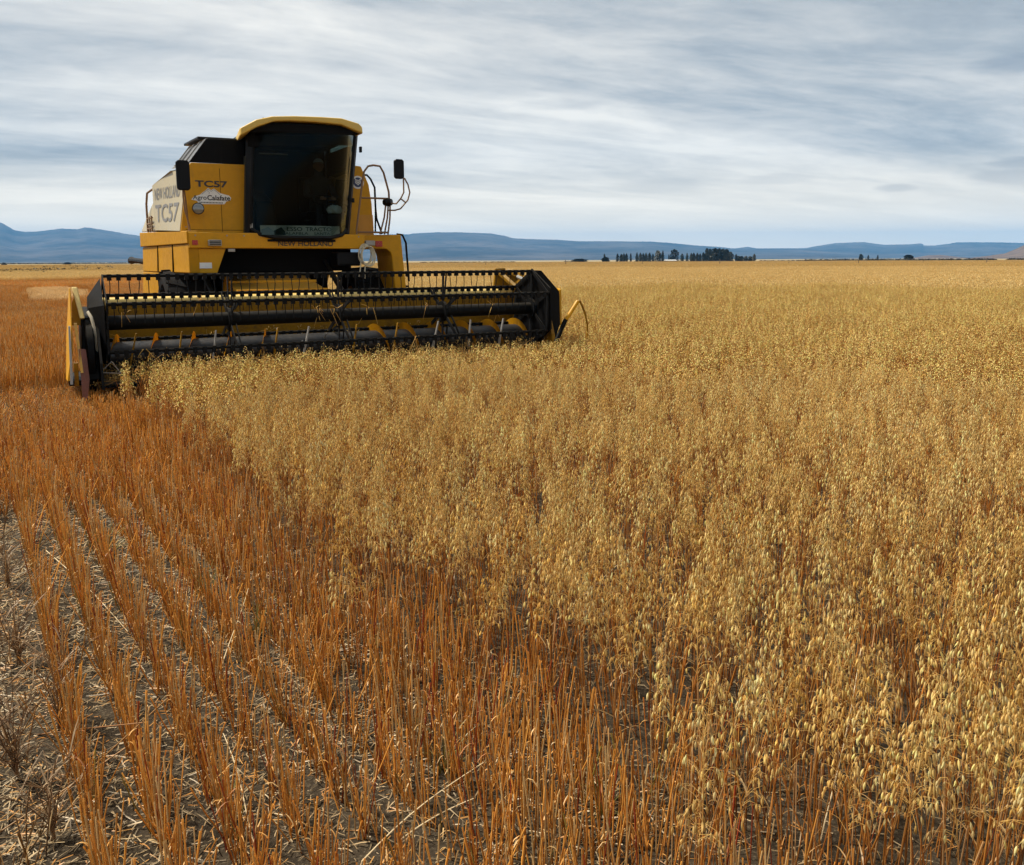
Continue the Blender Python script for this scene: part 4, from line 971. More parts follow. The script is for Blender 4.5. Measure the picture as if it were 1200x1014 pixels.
    MB().hull8([(-0.79, -2.27, 1.95), (-0.79, -3.6, 1.95), (-0.765, -3.6, 1.95), (-0.765, -2.27, 1.95)], [(-0.715, -2.21, 3.2), (-0.73, -3.6, 3.2), (-0.70, -3.6, 3.2), (-0.69, -2.21, 3.2)]).build('cab_side_wall', principled('dark_green_panel', (0.035, 0.036, 0.022), 0.5, var=0.2), H)
    MB().hull8([(-0.715, -2.21, 3.21), (-0.73, -3.6, 3.21), (-0.725, -3.6, 3.21), (-0.71, -2.21, 3.21)], [(-0.70, -2.19, 3.57), (-0.715, -3.6, 3.57), (-0.71, -3.6, 3.57), (-0.695, -2.19, 3.57)]).build('side_window', M_GLASS, H)
    MB().hull8([(0.835, -2.24, 1.95), (0.93, -3.6, 1.95), (0.924, -3.6, 1.95), (0.829, -2.24, 1.95)], [(1.0, -2.13, 3.57), (0.985, -3.6, 3.57), (0.979, -3.6, 3.57), (0.994, -2.13, 3.57)]).build('side_window', M_GLASS, H)
    MB().box(0.80, 0.92, -2.16, -2.10, 2.53, 2.60).build('door_handle', M_BLKP, H, 0.01)
    MB().box(1.0, 1.035, -2.06, -2.0, 3.31, 3.40).build('door_hinge', M_BLKP, H, 0.005)
    MB().box(-0.735, -0.695, -2.17, -2.13, 2.10, 2.18).build('latch', M_GREY, H, 0.004)
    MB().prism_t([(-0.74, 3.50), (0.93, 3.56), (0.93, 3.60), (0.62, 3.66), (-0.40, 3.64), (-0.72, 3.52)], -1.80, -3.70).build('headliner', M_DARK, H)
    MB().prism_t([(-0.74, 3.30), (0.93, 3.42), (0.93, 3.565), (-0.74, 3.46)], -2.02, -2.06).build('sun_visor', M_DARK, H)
    # roof: arched front brim, chamfered on the left
    roof_o = [(-0.905, 3.405), (-0.905, 3.515), (-0.67, 3.655), (-0.43, 3.722), (-0.10, 3.752), (0.30, 3.768), (0.63, 3.772), (0.90, 3.71), (0.955, 3.66), (0.965, 3.555), (0.90, 3.575), (0.62, 3.672), (0.20, 3.683), (-0.20, 3.673), (-0.41, 3.650), (-0.66, 3.550)]
    rf = MB(); n_ = len(roof_o)
    cx_, cz_ = 0.03, 3.62
    fr_ = [(cx_ + (p[0] - cx_) * 0.985, -1.70, cz_ + (p[1] - cz_) * 0.93) for p in roof_o]
    mid_ = [(p[0], -1.76, p[1]) for p in roof_o]; bk_ = [(cx_ + (p[0] - cx_) * (0.66 if p[0] < 0 else 0.95), -3.85, p[1] - 0.02 + (0.10 if p[1] < 3.6 and p[0] < 0 else 0)) for p in roof_o]
    R3 = [rf.vs(q) for q in (fr_, mid_, bk_)]
    rf.b.faces.new(R3[0]); rf.b.faces.new(R3[2][::-1])
    for q0, q1 in zip(R3, R3[1:]):
        for i in range(n_): rf.b.faces.new((q0[i], q0[(i + 1) % n_], q1[(i + 1) % n_], q1[i]))
    rf.build('cab_roof', principled('faded_yellow', (0.70, 0.46, 0.08), 0.42, var=0.1, dirt=0.4, dirt_col=(0.5, 0.36, 0.14), scale=1.6), H, 0.018)
    MB().tube([(-0.45, -2.2, 3.70), (-0.45, -2.2, 3.765)], 0.012, 8).build('roof_bolt', M_GREY, H)
    MB().box(-0.34, -0.16, -1.96, -1.93, 3.565, 3.62).build('roof_lamp', M_GREY, H, 0.006); MB().box(0.68, 0.82, -1.96, -1.93, 3.56, 3.61).build('roof_lamp', M_GREY, H, 0.006)
    # banner strip along the sill, behind the glass
    bn = MB(); s_ = 0.16; arc = [at(i, 2.0) for i in range(1, 7)]
    for p, q in zip(arc, arc[1:]): bn.hull8([(p[0] * .97, p[1] - .03, 1.985), (q[0] * .97, q[1] - .03, 1.985), (q[0] * .97, q[1] - .036, 1.985), (p[0] * .97, p[1] - .036, 1.985)], [(p[0] * .97, p[1] - .03, 2.145), (q[0] * .97, q[1] - .03, 2.145), (q[0] * .97, q[1] - .036, 2.145), (p[0] * .97, p[1] - .036, 2.145)])
    ban = bn.build('window_banner', M_WHITE, H)
    ta, tb = at(2, 2.0), at(4, 2.0)
    for body, s0, wd in (('ESSO', -0.22, 0.24), ('TRACTO', 0.07, 0.41)): text_mesh('banner_lettering', body, wd, 0.062, M_TEAL, ban, L(s0, -1.968, 2.062), (1, 0, 0), (0, 0, 1), 0.0, 0.012)
    for body, s0, wd in (('ALAFBLA', -0.25, 0.36), ('SANTA', 0.20, 0.26)): text_mesh('banner_lettering', body, wd, 0.040, M_TEAL, ban, L(s0, -1.968, 2.006), (1, 0, 0), (0, 0, 1), 0.0, 0.006)
    sg = MB().prism_t([(-0.60, 2.0), (-0.60, 2.08), (-0.50, 2.12), (-0.42, 2.06), (-0.30, 2.12), (-0.24, 2.05), (-0.24, 2.0)], -1.985, -1.988); sg.build('banner_mark', M_TEAL, ban)
    # seat, steering column, console
    se = MB(); se.box(0.34, 0.90, -3.35, -2.80, 2.28, 2.42); seat = se.build('driver_seat', M_BLKP, H, 0.04, segs=3)
    MB().hull8([(0.36, -3.30, 2.42), (0.88, -3.30, 2.42), (0.88, -3.42, 2.42), (0.36, -3.42, 2.42)], [(0.38, -3.44, 3.02), (0.86, -3.44, 3.02), (0.86, -3.54, 3.02), (0.38, -3.54, 3.02)]).build('backrest', M_BLKP, seat, 0.04, segs=3)
    MB().box(0.46, 0.80, -3.28, -2.9, 1.936, 2.28).build('seat_base', M_DARK, seat)
    cl_ = MB(); cl_.tube([(0.55, -2.35, 1.93), (0.55, -2.52, 2.55)], 0.05, 10); col_ = cl_.build('steering_column', M_BLKP, H, smooth='auto')
    ring = [(0.55 + 0.19 * math.cos(q), -2.53 - 0.075 * math.sin(q), 2.58 + 0.15 * math.sin(q) * .55) for q in [2 * math.pi * k / 28 for k in range(28)]]
    wl = MB().tube(ring, 0.014, 7, True); wl.tube([(0.36, -2.53, 2.58), (0.74, -2.53, 2.58)], 0.012, 6); wl.build('steering_wheel', M_BLKP, col_, smooth='auto')
    MB().hull8([(-0.55, -2.75, 1.93), (-0.15, -2.75, 1.93), (-0.15, -3.4, 1.93), (-0.55, -3.4, 1.93)], [(-0.5, -2.8, 2.55), (-0.2, -2.8, 2.55), (-0.2, -3.4, 2.75), (-0.5, -3.4, 2.75)]).build('console', M_BLKP, H, 0.03)
    MB().tube([(-0.45, -2.6, 3.28), (-0.1, -2.6, 3.285), (0.0, -2.6, 3.28)], 0.012, 6).build('grab_bar', M_GREY, H)
    # ---- feeder house
    fh = MB(); fh.hull8([(-1.10, -1.05, 0.35), (0.30, -1.05, 0.35), (0.30, -2.9, 0.75), (-1.10, -2.9, 0.75)], [(-1.10, -1.05, 1.05), (0.30, -1.05, 1.05), (0.22, -2.9, 1.42), (-1.02, -2.9, 1.42)])
    fho = fh.build('feeder_house', M_YEL, H, 0.02)
    rb = MB()
    for q in (0.3, 0.62): rb.box(-1.08, 0.28, -1.05 - 1.85 * q - .03, -1.05 - 1.85 * q + .03, 1.05 + .37 * q - .01, 1.05 + .37 * q + 0.028)
    rb.build('rib', M_YEL, fho, 0.006)
    MB().tube([(0.55, -2.7, 1.62), (0.62, -1.2, 0.75)], 0.045, 8).build('lift_cylinder', M_BLK, H, smooth='auto'); MB().tube([(-1.35, -2.6, 1.35), (-1.3, -1.2, 0.7)], 0.045, 8).build('lift_cylinder', M_BLK, H, smooth='auto')
    MB().box(0.6, 1.0, -2.5, -2.1, 1.52, 1.74).build('hydraulic_block', M_BLKP, H, 0.03)
    # ---- header
    HL, HR = -3.02, 3.10
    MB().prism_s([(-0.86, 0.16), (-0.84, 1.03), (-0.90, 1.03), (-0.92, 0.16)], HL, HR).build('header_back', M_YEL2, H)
    MB().tube([(HL, -0.88, 1.085), (HR, -0.88, 1.085)], 0.058, 20).build('header_beam', principled('sun_bleached_yellow', (0.84, 0.62, 0.20), 0.45, var=0.12, dirt=0.3, dirt_col=(0.5, 0.36, 0.14), scale=3.0), H, smooth='auto')  # beam colour lightened to stand in for light on its top
    MB().prism_s([(-0.86, 0.13), (-0.62, 0.10), (-0.30, 0.135), (0.05, 0.15), (0.42, 0.16), (0.42, 0.185), (0.05, 0.185), (-0.30, 0.16), (-0.62, 0.125), (-0.83, 0.20)], HL, HR).build('header_floor', M_STEEL, H)
    kb = MB(); kb.box(HL, HR, 0.42, 0.50, 0.15, 0.18)
    k = HL + 0.04
    while k < HR: kb.hull8([(k - .016, .50, .15), (k + .016, .50, .15), (k + .016, .50, .185), (k - .016, .50, .185)], [(k - .003, .62, .16), (k + .003, .62, .16), (k + .003, .62, .17), (k - .003, .62, .17)]); k += 0.0762
    kb.build('cutterbar', M_BLK, H)
    # auger with helical flights from both ends
    AR, AF, AT, AZ = 0.165, 0.265, -0.38, 0.44
    au = MB().lathe_s(0, AT, AZ, [(HL + .06, AR), (HR - .06, AR)], 32); auo = au.build('auger', M_STEEL, H, smooth='auto')
    def flight(s0, s1, hand):
        b = bmesh.new(); n = int(abs(s1 - s0) / 0.46 * 22); prev = None
        for i in range(n + 1):
            q = i / n; a = hand * 2 * math.pi * abs(s1 - s0) / 0.46 * q; sx = s0 + (s1 - s0) * q
            e0 = b.verts.new(MB.c((sx, AT + (AR - .004) * math.cos(a), AZ + (AR - .004) * math.sin(a)))); e1 = b.verts.new(MB.c((sx, AT + AF * math.cos(a), AZ + AF * math.sin(a))))
            if prev: b.faces.new((prev[0], e0, e1, prev[1]))
            prev = (e0, e1)
        bmesh.ops.solidify(b, geom=b.faces[:], thickness=0.008); m_ = MB(); m_.b = b
        m_.build('flight', M_YEL, auo, smooth='auto')
    flight(HL + .1, -0.95, 1); flight(HR - .1, 0.45, 1)
    fg = MB()
    for k in range(12): fg.tube([(-0.88 + k * 0.115, AT, AZ), (-0.88 + k * 0.115, AT + 0.30 * math.cos(k * 2.2), AZ + 0.30 * math.sin(k * 2.2))], 0.009, 6)
    fg.build('fingers', M_GREY, auo)
    # small uprights seen between the bars, behind the reel tube
    for s0 in (-2.72, -2.15, -1.72, -0.95, -0.55, 0.15, 0.75, 1.35, 1.95, 2.45):
        q = random.uniform(-.05, .05)
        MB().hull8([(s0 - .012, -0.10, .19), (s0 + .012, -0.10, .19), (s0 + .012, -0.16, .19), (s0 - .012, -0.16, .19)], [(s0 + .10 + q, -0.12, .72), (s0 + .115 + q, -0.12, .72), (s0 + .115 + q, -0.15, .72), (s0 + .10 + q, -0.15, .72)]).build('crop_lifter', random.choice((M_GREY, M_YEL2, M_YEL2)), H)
    # end panels
    for sx, wd in ((HR + .005, 0.06),):
        ep = MB(); ep.prism_s([(-0.95, 0.12), (-1.00, 1.22), (-0.90, 1.43), (-0.55, 1.40), (-0.45, 1.15), (0.15, 1.05), (0.40, 0.50), (0.5, 0.12)], sx, sx + wd)
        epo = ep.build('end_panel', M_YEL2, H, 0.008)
        br = MB(); br.bar((sx - .06, -0.93, 1.44), (sx + .12, -0.35, 1.27), 0.10, 0.05); br.bar((sx - .22, -0.90, 1.42), (sx - .06, -0.30, 1.05), 0.07, 0.05)
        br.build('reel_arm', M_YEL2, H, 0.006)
        MB().tube([(sx - .06, -0.55, 1.34), (sx + .06, -0.2, 1.22)], 0.03, 8).build('arm_cylinder', M_GREY, H, smooth='auto')
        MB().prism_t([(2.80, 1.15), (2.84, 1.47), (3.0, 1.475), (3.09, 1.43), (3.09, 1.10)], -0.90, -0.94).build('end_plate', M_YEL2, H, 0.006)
    MB().prism_s([(-0.10, 0.55), (-0.12, 1.14), (-0.04, 1.17), (0.02, 1.14), (0.04, 0.6)], 3.475, 3.515).build('end_shield_edge', M_YEL, H, 0.01)
    # left end: tall wedge-shaped divider made of sheet and struts
    dv = MB(); dv.prism_s([(-0.95, 0.12), (-0.95, 0.85), (-0.2, 0.95), (0.25, 0.95), (0.62, 0.45), (0.72, 0.16)], HL - 0.035, HL - 0.01); dv.build('end_panel', M_BLK, H)
    cd_ = MB(); cd_.hull8([(-3.30, -0.15, 1.30), (-3.30, 0.05, 1.30), (-3.33, 0.40, 0.62), (-3.40, 0.45, 0.25), (-3.405, -0.2, 0.20), (-3.36, -0.5, 0.7)], [(-3.288, -0.15, 1.30), (-3.288, 0.05, 1.30), (-3.315, 0.40, 0.62), (-3.372, 0.45, 0.25), (-3.372, -0.2, 0.20), (-3.34, -0.5, 0.7)])
    cdo = cd_.build('crop_divider', M_YEL, H, 0.004)
    tp = MB(); tp.hull8([(-3.275, 0.0, 1.31), (-3.215, 0.0, 1.31), (-3.215, -0.12, 1.30), (-3.275, -0.12, 1.30)], [(-3.215, 0.22, 0.95), (-3.165, 0.22, 0.95), (-3.165, 0.10, 0.93), (-3.215, 0.10, 0.93)]); tp.build('divider_cap', principled('bleached_yellow', (0.80, 0.60, 0.22), 0.5, var=0.15, dirt=0.5, dirt_col=(0.45, 0.3, 0.1), scale=9.0), cdo, 0.01)  # cap is a paler yellow than the divider sheet
    ip = MB(); ip.prism_t([(-3.30, 0.86), (-3.285, 1.12), (-3.255, 1.20), (-3.20, 1.0), (-3.21, 0.86)], 0.05, 0.02); ip.build('divider_gusset', M_YEL, cdo, 0.004)
    ip = MB(); ip.prism_t([(-3.33, 0.20), (-3.322, 0.46), (-3.275, 0.46), (-3.285, 0.19)], 0.50, 0.46); ip.build('divider_gusset', M_YEL2, cdo, 0.004)
    ip = MB(); ip.hull8([(-3.345, 0.34, 0.87), (-3.325, 0.34, 0.87), (-3.325, 0.28, 0.87), (-3.345, 0.28, 0.87)], [(-3.372, 0.54, 0.22), (-3.345, 0.54, 0.22), (-3.345, 0.46, 0.22), (-3.372, 0.46, 0.22)]); ip.build('divider_strut', M_GREY, cdo)
    ip = MB(); ip.hull8([(-3.285, 0.30, 0.90), (-3.255, 0.30, 0.90), (-3.255, 0.24, 0.90), (-3.285, 0.24, 0.90)], [(-3.262, 0.66, 0.36), (-3.235, 0.66, 0.36), (-3.235, 0.58, 0.36), (-3.262, 0.58, 0.36)]); ip.build('divider_strut', M_YEL2, cdo)
    ip = MB(); ip.hull8([(-3.262, 0.50, 0.62), (-3.19, 0.45, 0.60), (-3.18, 0.40, 0.60), (-3.25, 0.44, 0.62)], [(-3.268, 0.86, 0.01), (-3.225, 0.80, 0.03), (-3.175, 0.62, 0.28), (-3.25, 0.70, 0.03)]); ip.build('divider_nose', M_RUST, cdo, 0.003)
    MB().lathe_s(-3.13, 0.02, 0.50, [(-.05, .40), (-.035, .44), (.03, .44), (.045, .40)], 36).build('belt_guard', M_BLK, H, smooth='auto')
    MB().box(-3.38, -3.10, -0.75, 0.2, 0.16, 0.22).build('divider_shoe', M_BLK, cdo)
    MB().hull8([(-3.24, -0.6, 0.35), (-3.06, -0.6, 0.35), (-3.06, 0.45, 0.25), (-3.24, 0.45, 0.25)], [(-3.20, -0.6, 1.05), (-3.06, -0.6, 1.05), (-3.06, 0.1, 0.95), (-3.20, 0.1, 0.95)]).build('drive_cover', M_BLK, H, 0.01)
    MB().tube([(-3.12, 0.18, 1.02), (-3.09, 0.24, 0.96), (-3.07, 0.27, 0.84), (-3.06, 0.28, 0.70), (-3.06, 0.27, 0.56)], 0.026, 10).build('curved_hose', M_CREAMT, H, smooth='auto')
    wr = MB(); wr.tube([(-3.02, .5, .37), (-2.93, .5, .455), (-2.84, .5, .31)], 0.007, 6); wr.tube([(-3.04, .5, .33), (-2.84, .5, .31)], 0.006, 6); wr.build('wire_brace', M_GREY, H)
    # right end: divider rod and bent wire
    rd = MB(); rd.tube([(3.06, 0.62, 0.42), (3.20, 0.62, 0.69), (3.43, 0.62, 0.99)], 0.030, 10); rdo = rd.build('divider_rod', M_YEL, H, smooth='auto')
    MB().tube([(3.05, 0.62, 0.40), (3.20, 0.62, 0.69), (3.22, .62, .72)], 0.034, 10).build('rod_sleeve', M_BLK, rdo, smooth='auto')
    MB().tube([(3.42, 0.62, 0.98), (3.46, 0.62, 0.995), (3.50, 0.62, 0.93), (3.56, 0.62, 0.80), (3.60, 0.62, 0.64), (3.605, 0.62, 0.52), (3.59, 0.62, 0.40)], [0.02, 0.018, .016, .015, .015, .015, .012], 8).build('bent_wire', M_YEL2, rdo, smooth='auto')
    # ---- reel
    RC, RR = 0.87, 0.565
    RL, RRt = -2.95, 2.99
    MB().lathe_s(0, 0, RC, [(RL, 0.03), (RL + .01, 0.088), (RRt - .01, 0.088), (RRt, 0.03)], 28).build('reel_tube', M_TUBE, H, smooth='auto')
    angs = [R(86 + 60 * k) for k in range(6)]
    sp_s = [RL + 0.01, -1.50, -0.05, 1.50, RRt - 0.02]
    for j, s0 in enumerate(sp_s):
        b = MB()
        for i, a in enumerate(angs):
            tip = (s0, RR * math.cos(a), RC + RR * math.sin(a)); root = (s0, 0.07 * math.cos(a), RC + 0.07 * math.sin(a))
            b.bar(root, tip, 0.012, 0.055)
            a2 = angs[(i + 1) % 6]
            if j in (0, 4): b.bar(tip, (s0, RR * math.cos(a2), RC + RR * math.sin(a2)), 0.012, 0.05)
            else:
                b.bar((s0 + .05, 0.20 * math.cos(a + .3), RC + 0.20 * math.sin(a + .3)), (s0 + 0.05, RR * math.cos(a), RC + RR * math.sin(a)), 0.010, 0.035)
        b.lathe_s(s0, 0, RC, [(-.02, .15), (.02, .15)], 18)
        b.build('reel_spider', M_TUBE, H)
    # solid hexagonal shield at the right end, narrower plate at the left one
    b = MB(); b.prism_s([(0.62 * math.cos(a), RC + 0.60 * math.sin(a)) for a in [R(90 + 60 * k) + R(2) for k in range(6)]], RRt + .01, RRt + .03); b.build('reel_shield', M_BLK, H)
    b = MB(); b.hull8([(RL - .02, 0.54 * math.cos(a), RC + 0.54 * math.sin(a)) for a in angs], [(RL - .17, 0.22 * math.cos(a), RC + .10 + 0.22 * math.sin(a)) for a in angs]); b.build('reel_shield', M_BLK, H)
    # black hexagon filling the right side as the shield's outer skirt
    b = MB(); b.hull8([(3.06, .06, 1.445), (3.13, .06, 1.44), (3.455, .05, 1.12), (3.47, .06, .62), (3.36, .08, .36), (3.06, .08, .30)], [(3.06, -.20, 1.445), (3.13, -.20, 1.44), (3.455, -.16, 1.12), (3.47, -.16, .62), (3.36, -.16, .36), (3.06, -.16, .30)]); b.build('end_skirt', M_BLK, H, 0.006)
    # bats with tines
    tine_me = {}
    def tine_mesh(v):
        b = MB(); b.box(-.024, .024, -.024, .024, -.055, .022)
        k = (v - 1) * 0.012
        b.tube([(0, .012, -.04), (0, .02, -.12), (k, .012, -.235)], 0.0055, 5)
        b.tube([(0, -.012, -.04), (0, -.018, -.06)], 0.005, 5)
        bmesh.ops.recalc_face_normals(b.b, faces=b.b.faces); me = bpy.data.meshes.new('tine'); b.b.to_mesh(me); b.b.free(); me.materials.append(M_TUBE); return me
    tmes = [tine_mesh(v) for v in range(3)]
    vis = {0: 50, 1: 54, 5: 4}; rest = MB(); made = 0
    for i, a in enumerate(angs):
        bt, bz = RR * math.cos(a), RC + RR * math.sin(a)
        bars = MB().tube([(RL, bt, bz), (RRt, bt, bz)], 0.020, 10).build('reel_bar', M_TUBE, H, smooth='auto', loc=None)
        nn_ = 54
        for k in range(nn_):
            s0 = RL + 0.08 + k * (RRt - RL - 0.16) / (nn_ - 1) + random.uniform(-.006, .006)
            if i in vis and (k < vis[i]) and made < 100 and random.random() > 0.02:
                o = link('tine', tmes[(k * 7 + i) % 3], bars); o.location = L(s0, bt, bz); o.rotation_euler = (random.uniform(-.08, .08), random.uniform(-.05, .05), 0); made += 1
            else:
                rest.box(s0 - .024, s0 + .024, bt - .024, bt + .024, bz - .055, bz + .022); rest.tube([(s0, bt + .012, bz - .04), (s0, bt + .02, bz - .12), (s0, bt + .012, bz - .235)], 0.0055, 5)
    tag(rest.build('tine_rows', M_TUBE, H), kind='stuff')
    return H
HARV = build_harvester()
def build_cut_crop():
    acc = Acc()
    for _ in range(2600):
        s0 = random.uniform(-2.95, 3.0); t0 = random.uniform(-0.78, 0.46); L_ = ru(.10, .38); a = random.gauss(math.pi / 2, .7) * random.choice((1, -1)); el = random.gauss(.15, .3)
        z0 = .20 + (0.12 if t0 < .1 else .02) * random.random() + (0.30 * random.random() if -.75 < t0 < -.6 else 0)
        D = np.array([math.cos(a) * math.cos(el), -math.sin(a) * math.cos(el), math.sin(el)]) * L_
        P0 = np.array([s0, -t0, z0]); P = [P0, P0 + D * .5 + [0, 0, .012], P0 + D]
        for q_ in P: q_[2] = max(q_[2], .195); q_[1] = min(max(q_[1], -.60), .80)
        V, Q = tube_np(P, [.0026, .0022, .0014], 4); acc.add(V, Q, lerp(STEM_B, GRAIN_A, random.random()) * ru(.5, 1.0))
        if random.random() < .55:
            for _k in range(5): spikelet(acc, P[2] + np.array([ru(-.04, .04), ru(-.04, .04), ru(0, .05)]), np.array([ru(-.4, .4), ru(-.4, .4), -1]), .026, .010, lerp(GRAIN_A, GRAIN_B, random.random()) * ru(.7, 1.1), 1)
    for s_, t_, z_ in ((-2.72, .05, 1.0), (-0.35, .02, .98), (-0.15, .08, .97), (0.35, .05, .96), (1.2, .02, .97), (-1.9, .48, 1.14), (2.3, .02, .96), (-2.6, .47, .58), (0.9, .47, .58)):
        for _ in range(random.randint(3, 8)):
            L_ = ru(.06, .24); a = ru(0, 6.28); D = np.array([math.cos(a) * .7, -abs(math.sin(a)) * .25, -1.0 if random.random() < .7 else .3]) * L_
            P0 = np.array([s_ + ru(-.06, .06), -t_ - ru(0, .08), z_]); P = [P0, P0 + D * .5 + [0, 0, .01], P0 + D]
            V, Q = tube_np(P, [.0032, .0028, .0018], 4); acc.add(V, Q, lerp(STEM_B, GRAIN_A, random.random()))
    V, Q, C = acc.arr(); me = mesh_np('cut_crop', V, Q, smooth=False, col=C); me.materials.append(M_OAT)
    o = link('cut_crop', me, HARV); tag(o, kind='stuff')
build_cut_crop()

def machine_to_world(s, t, z):
    return Vector((HARV_C[0] + s * HU[0] + t * HN[0], HARV_C[1] + s * HU[1] + t * HN[1], z))

# ---- rope coil hanging from the platform
def build_coil():
    b = MB(); random.seed(5)
    for k in range(5):
        pts = []
        for j in range(26):
            q = 2 * math.pi * j / 26; rx = 0.105 + 0.012 * math.sin(k * 2.1); rz = 0.150 + 0.012 * math.cos(k * 1.7)
            pts.append((rx * math.cos(q) + 0.012 * k - .03, 0.012 * k - .02 + 0.01 * math.sin(3 * q + k), -0.16 + rz * math.sin(q) - 0.008 * k))
        b.tube(pts, 0.0105, 7, True)
    b.tube([(-.06, 0, -.03), (-.10, .01, -.2), (-.13, .02, -.42), (-.15, .01, -.52)], 0.0105, 7); b.tube([(-.03, 0, -.3), (-.05, .01, -.42), (-.05, .01, -.55)], 0.0105, 7)
    o = b.build('rope_coil', M_ROPE, None, smooth=True)
    o.location = machine_to_world(1.06, -1.98, 1.865); o.rotation_euler = (0, 0, HYAW)
    tag(o, 'coil of pale rope hanging below the right-hand step platform of the harvester', 'rope')
build_coil()

# ---- driver behind the tinted glass: one skinned body, cap and clothes as children
def build_driver():
    root = empty('person', tuple(machine_to_world(0.62, -3.08, 2.42)), HYAW, 'driver in dark work clothes and a pale cap sitting behind the tinted windscreen', 'person')
    V = [(0, 0, .06), (0, 0, .22), (0, .0, .38), (0, 0, .50), (0, -.015, .60), (0, -.02, .70), (0, -.02, .80),
         (-.19, 0, .48), (-.25, -.10, .26), (-.12, -.36, .20), (-.08, -.45, .20),
         (.19, 0, .48), (.25, -.10, .26), (.14, -.36, .20), (.09, -.45, .20),
         (-.10, -.02, .05), (-.13, -.42, .08), (-.13, -.44, -.36), (-.13, -.58, -.42),
         (.10, -.02, .05), (.13, -.42, .08), (.13, -.44, -.36), (.13, -.58, -.42)]
    E = [(0, 1), (1, 2), (2, 3), (3, 4), (4, 5), (5, 6), (3, 7), (7, 8), (8, 9), (9, 10), (3, 11), (11, 12), (12, 13), (13, 14), (0, 15), (15, 16), (16, 17), (17, 18), (0, 19), (19, 20), (20, 21), (21, 22)]
    rad = [.15, .14, .16, .13, .055, .085, .075, .07, .05, .038, .03, .07, .05, .038, .03, .09, .075, .05, .045, .09, .075, .05, .045]
    me = bpy.data.meshes.new('body'); me.from_pydata(V, E, []); me.materials.append(principled('dark_workwear', (0.03, 0.032, 0.036), 0.9, var=0.2))
    body = link('body', me, root)
    sk = body.modifiers.new('skin', 'SKIN'); sk.use_smooth_shade = True
    for v, r in zip(me.skin_vertices[0].data, rad): v.radius = (r, r)
    me.skin_vertices[0].data[0].use_root = True
    ss = body.modifiers.new('sub', 'SUBSURF'); ss.levels = 2; ss.render_levels = 2
    skin = principled('skin', (0.36, 0.19, 0.12), 0.55, var=0.1)
    hd = bmesh.new(); bmesh.ops.create_uvsphere(hd, u_segments=24, v_segments=18, radius=1)
    for v in hd.verts:
        x, y, z = v.co; v.co = (x * .078, y * .098, z * .118)
        if y < -.6 and abs(x) < .28 and -.35 < z < .15: v.co.y -= .022 * (1 - abs(x) / .28)      # nose
        if y < -.5 and abs(abs(x) - .38) < .18 and .0 < z < .28: v.co.y += .010                   # eye sockets
        if y < -.6 and abs(x) < .4 and abs(z + .5) < .1: v.co.y += .006                            # mouth
        if abs(x) > .93 and abs(z) < .3: v.co.x *= 1.16                                            # ears
        v.co += Vector((0, -.03, .76))
    m = MB(); m.b = hd; m.build('head', skin, root, smooth=True)
    cp = bmesh.new(); bmesh.ops.create_uvsphere(cp, u_segments=24, v_segments=14, radius=1)
    bmesh.ops.delete(cp, geom=[v for v in cp.verts if v.co.z < 0.05], context='VERTS')
    for v in cp.verts: v.co = Vector((v.co.x * .088, v.co.y * .108 - .03, v.co.z * .095 + .79))
    vs = []
    for k in range(13):
        a = math.pi * (k / 12); vs.append(cp.verts.new((-.075 * math.cos(a), -.12 - .085 * math.sin(a), .795 - .012 * math.sin(a))))
    cp.faces.new(vs); 
    m = MB(); m.b = cp; m.build('cap', principled('pale_cap', (0.55, 0.54, 0.50), 0.85, var=0.1), root, smooth=True)
    for sg in (-1, 1):       # hands on the wheel
        h = MB(); c0 = Vector((sg * .085, .47, .20)); h.tube([tuple(c0 + Vector((0, -.05, 0))), tuple(c0), tuple(c0 + Vector((0, .045, .0)))], [.026, .036, .030], 10)
        for f in range(4):
            p = c0 + Vector(((f - 1.5) * .019, .04, .004)); h.tube([tuple(p), tuple(p + Vector((0, .038, -.004))), tuple(p + Vector((0, .050, -.030))), tuple(p + Vector((0, .036, -.050)))], [.010, .009, .0085, .007], 7)
        p = c0 + Vector((-sg * .03, -.0, 0)); h.tube([tuple(p), tuple(p + Vector((-sg * .025, .03, .0))), tuple(p + Vector((-sg * .015, .055, -.02)))], [.012, .0105, .008], 7)
        h.build('hand', skin, root, smooth=True)
build_driver()

def build_cloth():
    b = bmesh.new(); bmesh.ops.create_icosphere(b, subdivisions=4, radius=1)
    for v in b.verts:
        n = math.sin(v.co.x * 9 + v.co.z * 5) * .10 + math.sin(v.co.y * 13 - v.co.x * 7) * .08
        v.co = Vector((v.co.x * .125 * (1 + n), v.co.y * .10 * (1 + n), max(v.co.z, -.55) * .085 * (1 + n) + .05))
    m = MB(); m.b = b; o = m.build('cloth_bundle', principled('pale_cloth', (0.70, 0.72, 0.70), 0.9, var=0.12, bump=0.4), None, smooth=True)
    o.location = machine_to_world(0.66, -2.36, 2.36); o.rotation_euler = (0, 0, HYAW + .4)
    tag(o, 'crumpled pale cloth bundle lying inside the cab at lower right of the windscreen', 'cloth')
    b = MB(); b.box(0.50, 0.86, -2.62, -2.25, 1.94, 2.36); b.build('side_console', M_BLKP, HARV, 0.03)
build_cloth()

# ================================================================ FAR PLAIN: TREES, SHED, FENCE, SCRUB
random.seed(23)
M_BARK = principled('dark_bark', (0.07, 0.055, 0.042), 0.9, var=0.2)
M_FOL = plant_material('dark_foliage', (0.75, 0.75, 0.75), (1.25, 1.25, 1.15), 0.15)

